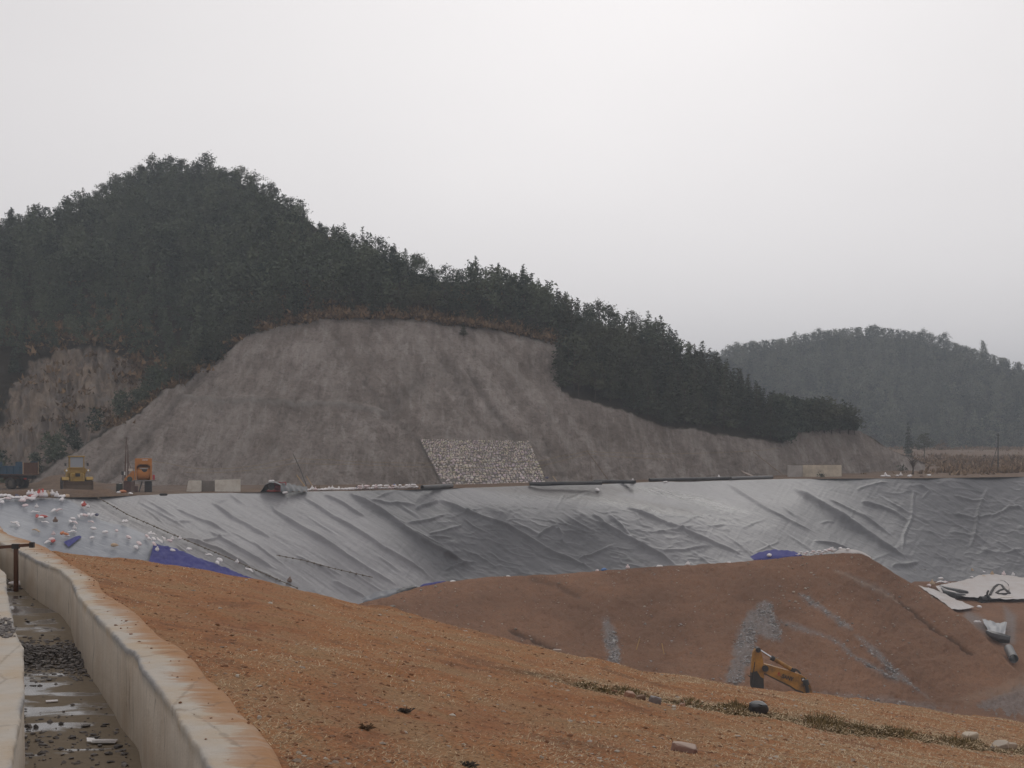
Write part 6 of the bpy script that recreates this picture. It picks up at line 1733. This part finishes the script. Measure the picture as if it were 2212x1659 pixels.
b = MB(); b.prism([lo_(*p) for p in ((392, 900), (520, 860), (610, 1000), (680, 1040), (685, 1225), (688, 1540), (470, 1540), (385, 1180))], -.215, .215); b.build('stick_grime', simple('oily_grime', (.030, .025, .022), .6, amount=.35), st)
b = MB(); b.cyl((lo_(550, 370)[0], -.30, lo_(550, 370)[1]), (lo_(550, 370)[0], .30, lo_(550, 370)[1]), .16, .16, 14); b.build('top_pin', STEEL, st)
def seg(p, q, r0, r1, mat, name, par, y=0.0):
    b = MB(); P0, P1 = lo_(*p), lo_(*q); b.cyl((P0[0], y, P0[1]), (P1[0], y, P1[1]), r0, r1, 14); return b.build(name, mat, par, True)
cy = seg((900, 575), (1360, 845), .135, .135, YEL_X, 'arm_cylinder', bo); seg((590, 375), (900, 575), .065, .065, CHROME, 'piston_rod', cy); seg((868, 556), (945, 602), .155, .155, STEEL, 'gland', cy)
b = MB(); P0 = [(1350, 845), (1420, 815), (1490, 850), (1560, 930)]; b.path([(lo_(*p)[0], -.12, lo_(*p)[1]) for p in P0], .035, 6); b.path([(lo_(x + 10, y + 35)[0], .1, lo_(x + 10, y + 35)[1]) for x, y in P0], .035, 6); b.build('hose', RUB, bo, True)
b = MB(); q_ = lo_(1380, 850); b.box((q_[0], 0, q_[1]), (.28, .36, .22), (0, .5, 0)); b.build('cylinder_bracket', STEEL, bo)
bc = seg((1670, 1170), (1850, 2150), .11, .15, STEEL, 'boom_cylinder', E_, -.36); seg((1655, 1060), (1670, 1180), .16, .20, STEEL, 'clevis', bc, -.33)
b = MB(); q_ = lo_(1600, 1060); b.box((q_[0], -.27, q_[1]), (.20, .08, .24)); wl = b.build('work_light', STEEL, bo); b = MB(); b.cyl((q_[0], -.30, q_[1]), (q_[0], -.33, q_[1]), .07, .07, 12); b.build('lens', LAMPG, wl)
b = MB()
for y in (-.16, 0.0): b.path([(lo_(x, yy)[0], y - .12, lo_(x, yy)[1]) for x, yy in ((470, 640), (430, 960), (400, 1250))], .03, 5)
q_ = lo_(360, 990); b.box((q_[0], -.1, q_[1]), (.18, .2, .06), (0, .4, 0)); b.build('bucket_cylinder', STEEL, st)
b = MB(); b.prism([lo_(*p) for p in ((470, 1640), (640, 1640), (820, 1780), (880, 2000), (700, 2120), (470, 2060), (420, 1860))], -.55, .55); b.build('bucket', MUDDY, E_)
q_ = lo_(1950, 2050)
b = MB(); b.box((1.5, .2, 1.75), (3.9, 2.6, 1.1), bev=.12); b.box((3.3, .2, 1.8), (.9, 2.7, 1.2), bev=.2); hs_ = b.build('house', YEL_X, E_)
b = MB(); b.box((.35, -.75, 2.4), (1.5, 1.0, 1.5), bev=.08); cb = b.build('cab', YEL_X, E_)
b = MB(); b.box((.35, -1.26, 2.6), (1.2, .03, .9)); b.build('side_window', GLASS, cb); b = MB(); b.box((-.42, -.75, 2.6), (.03, .8, .9)); b.build('windscreen', GLASS, cb)
for s in (-1.05, 1.35):
    b = MB(); b.prism([(-.9, .30), (-.55, .02), (3.0, .02), (3.35, .30), (3.35, .55), (3.0, .82), (-.55, .82), (-.9, .55)], s - .28, s + .28)
    for k in range(20): b.box((-.5 + k * .18, s, .83), (.05, .58, .04))
    b.build('track', RUST, E_)
b = MB(); b.cyl((1.2, .15, .8), (1.2, .15, 1.2), .9, .9, 20); b.build('slew_ring', STEEL, E_)

# the lettering on the boom
cu = bpy.data.curves.new('lettering', 'FONT'); cu.body = 'SANY'; cu.size = 1.0; cu.extrude = .01; cu.offset = .022
_t = bpy.data.objects.new('lettering_tmp', cu); COL.objects.link(_t); bpy.context.view_layer.update()
me = bpy.data.meshes.new_from_object(_t.evaluated_get(bpy.context.evaluated_depsgraph_get())); bpy.data.objects.remove(_t)
me.materials.clear(); me.materials.append(simple('black_letter_paint', (.025, .022, .020), .6, amount=.15)); me.name = 'lettering'
o = link(bpy.data.objects.new('lettering', me), bo)
xs_ = [v.co.x for v in me.vertices]; ys_ = [v.co.y for v in me.vertices]; wd, ht = max(xs_) - min(xs_), max(ys_) - min(ys_)
A, B = lo_(1095, 1020), lo_(1360, 1105); ang = math.atan2(B[1] - A[1], B[0] - A[0]); sx = math.hypot(B[0] - A[0], B[1] - A[1]) / wd; sy = .255 / ht
o.matrix_local = Matrix.Translation((A[0], -.262, A[1] + .0)) @ Matrix.Rotation(math.pi / 2, 4, 'X') @ Matrix.Rotation(ang, 4, 'Z') @ Matrix.Translation((-min(xs_) * sx, -min(ys_) * sy, 0)) @ Matrix.Diagonal((sx, sy, 1, 1))
b = MB()   # red three-pointed mark beside it
for poly in (((1000, 960), (1032, 872), (1040, 925), (1022, 945)), ((1000, 968), (1040, 948), (1072, 985), (1040, 968)), ((1040, 868), (1078, 978), (1048, 935))):
    b.prism([lo_(x, y) for x, y in poly], -.268, -.25)
b.build('red_mark', simple('red_mark_paint', (.45, .045, .02), .6, amount=.1), bo)

# ------------------------------------------------------------------ small things in the foreground
def rock(px, py, dims, mat, label, seed, yaw=0.0, tilt=(0, 0), sink=.25, blocky=.5, name='rock', group=None):
    r = np.random.default_rng(seed); c = r.normal(size=(26, 3)); c /= np.linalg.norm(c, axis=1, keepdims=True)
    c = np.sign(c) * np.abs(c) ** blocky; c = c / np.abs(c).max(0) * (.86 + .14 * r.random((26, 1)))
    b_ = bmesh.new()
    for p in c * np.array(dims) / 2: b_.verts.new(p)
    h_ = bmesh.ops.convex_hull(b_, input=b_.verts[:]); bmesh.ops.delete(b_, geom=list({g for g in h_['geom_interior'] + h_['geom_unused'] if isinstance(g, bmesh.types.BMVert)}), context='VERTS')
    bmesh.ops.bevel(b_, geom=b_.edges[:], offset=min(dims) * .05, segments=1, affect='EDGES')
    me_ = bpy.data.meshes.new(name); b_.to_mesh(me_); b_.free(); me_.materials.append(mat); o = link(bpy.data.objects.new(name, me_))
    q = on_emb(px, py); o.location = (q[0], q[1], q[2] + dims[2] * (.5 - sink)); o.rotation_euler = (tilt[0], tilt[1], yaw)
    return tag(o, label, 'rock', group)


def m_rock(name, top, sidec):
    a = M(name); v = a.obj(); f = a.noise(v, 14, 6, .7); g = a.noise(a.map(v, (1, 1, 5)), 8, 5, .6)
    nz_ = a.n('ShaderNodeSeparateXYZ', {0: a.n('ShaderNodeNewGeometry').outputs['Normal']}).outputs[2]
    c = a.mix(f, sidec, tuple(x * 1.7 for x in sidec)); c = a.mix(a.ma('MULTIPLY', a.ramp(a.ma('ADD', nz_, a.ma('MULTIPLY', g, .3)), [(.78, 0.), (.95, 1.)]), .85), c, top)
    return a.set(col=c, rough=.85, spec=.25, normal=a.bump(f, .6, .015))


rock(1478, 1622, (.235, .16, .115), m_rock('pinkish_rock', (.46, .36, .30), (.17, .10, .078)), 'pinkish block of stone lying on the grassy slope at the lower right', 3, -.20, (0, .12), .3, .42)
rock(1417, 1518, (.185, .12, .13), m_rock('grey_rock', (.30, .28, .28), (.14, .12, .115)), 'grey angular stone in front of the ditch grass', 5, .3, (.2, .3), .3, .5)
rock(1360, 1509, (.14, .1, .10), m_rock('rust_rock', (.42, .29, .22), (.22, .12, .08)), 'rust coloured stone at the left of the grey angular one', 6, .6, (.3, .2), .3, .55)
rock(1385, 1511, (.13, .1, .08), m_rock('brown_rock', (.24, .16, .11), (.11, .068, .045)), 'brown stone between the rust coloured and the grey one', 8, .1, (.1, -.2), .3, .6)
rock(1474, 1523, (.10, .07, .05), m_rock('pink_chip', (.50, .36, .30), (.26, .15, .11)), 'small pinkish stone right of the grey angular one', 9, .5)
rock(1455, 1525, (.06, .05, .04), m_rock('pale_chip', (.55, .50, .43), (.32, .27, .22)), 'tiny pale stone right of the grey angular one', 10, .2)
rock(2096, 1600, (.26, .16, .15), m_rock('white_rock', (.60, .52, .42), (.34, .27, .20)), 'pale stone on the near lip of the ditch at far right', 11, .2)
rock(2158, 1616, (.34, .18, .14), m_rock('pale_rock', (.48, .42, .35), (.28, .22, .17)), 'wide pale stone by the ditch at far right', 12, .1)
rock(2183, 1618, (.22, .15, .12), m_rock('tan_rock', (.42, .35, .28), (.24, .18, .13)), 'tan stone touching the wide pale one by the ditch', 13, .5)
rock(1204, 1412, (.15, .08, .05), m_rock('offcut', (.52, .46, .42), (.30, .24, .20)), 'pale flat offcut on the crest of the embankment', 14, .1, (0, .05), .2, .45)
rock(1638, 1540, (.26, .2, .22), BLACK_S, 'crumpled black plastic lump on the near side of the ditch', 15, .3, (.1, .1), .3, .7, 'plastic_lump')
rock(848, 1318, (.10, .06, .04), m_rock('grey_chip', (.32, .31, .29), (.20, .19, .17)), 'flat grey stone on the embankment crest below the mound', 16, .2)
rock(560, 1593 - 40, (.03, .03, .03), ST_PALE, 'small pale stone on the bare slope beside the channel wall cap', 17)
rock(470, 1345, (.05, .04, .035), ST_CLOD, 'dark clod on the slope in the middle distance beside the wall', 18)
WEED_D = simple('withered_weed', (.065, .055, .048), .9, dirt=(.13, .10, .06), amount=.5, scale=20)
for px, py, s, lab, sd in ((875, 1535 + 3, .075, 'dark weathered weed clump low in the middle of the slope', 1), (1013, 1640, .075, 'dark weed clump near the bottom edge of the picture', 2), (790, 1575 - 5, .07, 'dry weed clump with pale stalks above the other weeds', 4)):
    r = np.random.default_rng(sd); q = on_emb(px, py); b = MB()
    for k in range(70):
        az = r.random() * 6.28; L = s * r.uniform(.35, 1.0); el = r.uniform(.15, .9); rt = (r.normal() * s * .12, r.normal() * s * .08, 0)
        d = Vector((math.cos(az) * math.cos(el), math.sin(az) * math.cos(el), math.sin(el))) * L; t = Vector((-math.sin(az), math.cos(az), 0)) * .0035
        p0 = Vector(rt); v = [b.bm.verts.new(x) for x in (Vector((0, 0, -.01)), p0 - t, p0 + d * .6 + Vector((0, 0, .01)), p0 + d - Vector((0, 0, .15 * L)), p0 + t)]
        if k == 0: root = v[0]
        else: b.bm.verts.remove(v[0]); v[0] = root
        b.bm.faces.new((v[0], v[1], v[4])); b.bm.faces.new((v[1], v[2], v[4])); b.bm.faces.new((v[1], v[3], v[2]))
    o = b.build('weed', WEED_D if sd != 4 else DEAD); o.location = q; tag(o, lab, 'weed')
a, c = on_emb(848, 1461), on_emb(862, 1452); pole([a, Vector(a) + Vector((.06, .0, .16))], .0035, BAMBOO, 'single pale straw stalk sticking up from the slope', 'stalk', 'stalk')
for px, py, dx, lab in ((1374, 1404, .4, 'short pale stick lying on the red mound, left one'), (1434, 1414, -.25, 'short pale stick lying on the red mound, right one')):
    q = mound_pt(px, py, .05); q.y -= .2; pole([q, q + Vector((dx * .6, .1, .75))], .03, BAMBOO, lab, 'stick', 'stick')

# bar across the channel, litter in it
o = empty('channel_bar', (float((34.6 - W2) / FOC * 20.5), 20.5, float(floor_z(20.5))), 0, 'rusty bar on a post lying across the concrete channel', 'bar')
Lp = Vector(o.location); tb = lambda px, py: Vector(P(px, py, 20.5)) - Lp
b = MB(); A, B = tb(-60, 1187), tb(72, 1176.5); d = (B - A); b.box((A + B) / 2, (d.length, .05, .045), (0, -math.atan2(d.z, d.x), 0)); b.build('crossbar', RUST, o)
b = MB(); b.box((0, 0, (tb(34, 1181).z) / 2), (.055, .05, tb(34, 1181).z)); b.build('post', RUST, o)
b = MB(); m1 = tb(34, 1180); b.box(m1, (.10, .07, .07)); m2 = tb(69, 1177); b.box(m2, (.06, .07, .08)); b.build('clamp', STEEL, o)
def on_floor(px, py):
    Y = 10.0
    for _ in range(6): Y = float(floor_z(Y)) * FOC / (HOR - py)
    return Vector((float((px - W2) / FOC * Y), Y, float(floor_z(Y))))
b = MB(); b.box((0, 0, 0), (.185, .10, .012), bev=.003); b.box((0, -.03, .009), (.17, .012, .008)); b.box((-.11, .02, .004), (.06, .07, .006), (.2, .1, .3))
o = b.build('plastic_strip', simple('clear_plastic', (.58, .56, .55), .25, amount=.2)); o.location = on_floor(226, 1606) + Vector((0, 0, .018)); o.rotation_euler = (.03, .02, .06); tag(o, 'whitish plastic strip lying on the wet channel floor', 'litter')
o = np_obj('litter_bag', bag_shape('lying', 5) * np.array([.36, .4, .4]), IF, [BAGM['white']]); o.location = on_floor(36, 1267); tag(o, 'crumpled white bag at the far end of the channel floor', 'litter')
b = MB(); b.box((0, 0, 0), (.10, .05, .006), (.1, 0, .4)); o = b.build('paper_scrap', BAGM['white']); o.location = on_floor(112, 1517) + Vector((0, 0, .012)); tag(o, 'small pale paper scrap above the dark pebbles in the channel', 'litter')
r = np.random.default_rng(4)
stones('cap_grit', np.array([(float(XI(y)) + (float(XO(y)) - float(XI(y))) * t, y, -1.597) for y, t in zip(r.uniform(7, 22, 130), r.uniform(.15, 1, 130))]), .003 + .009 * r.random(130) ** 3, ST_CLOD, r)
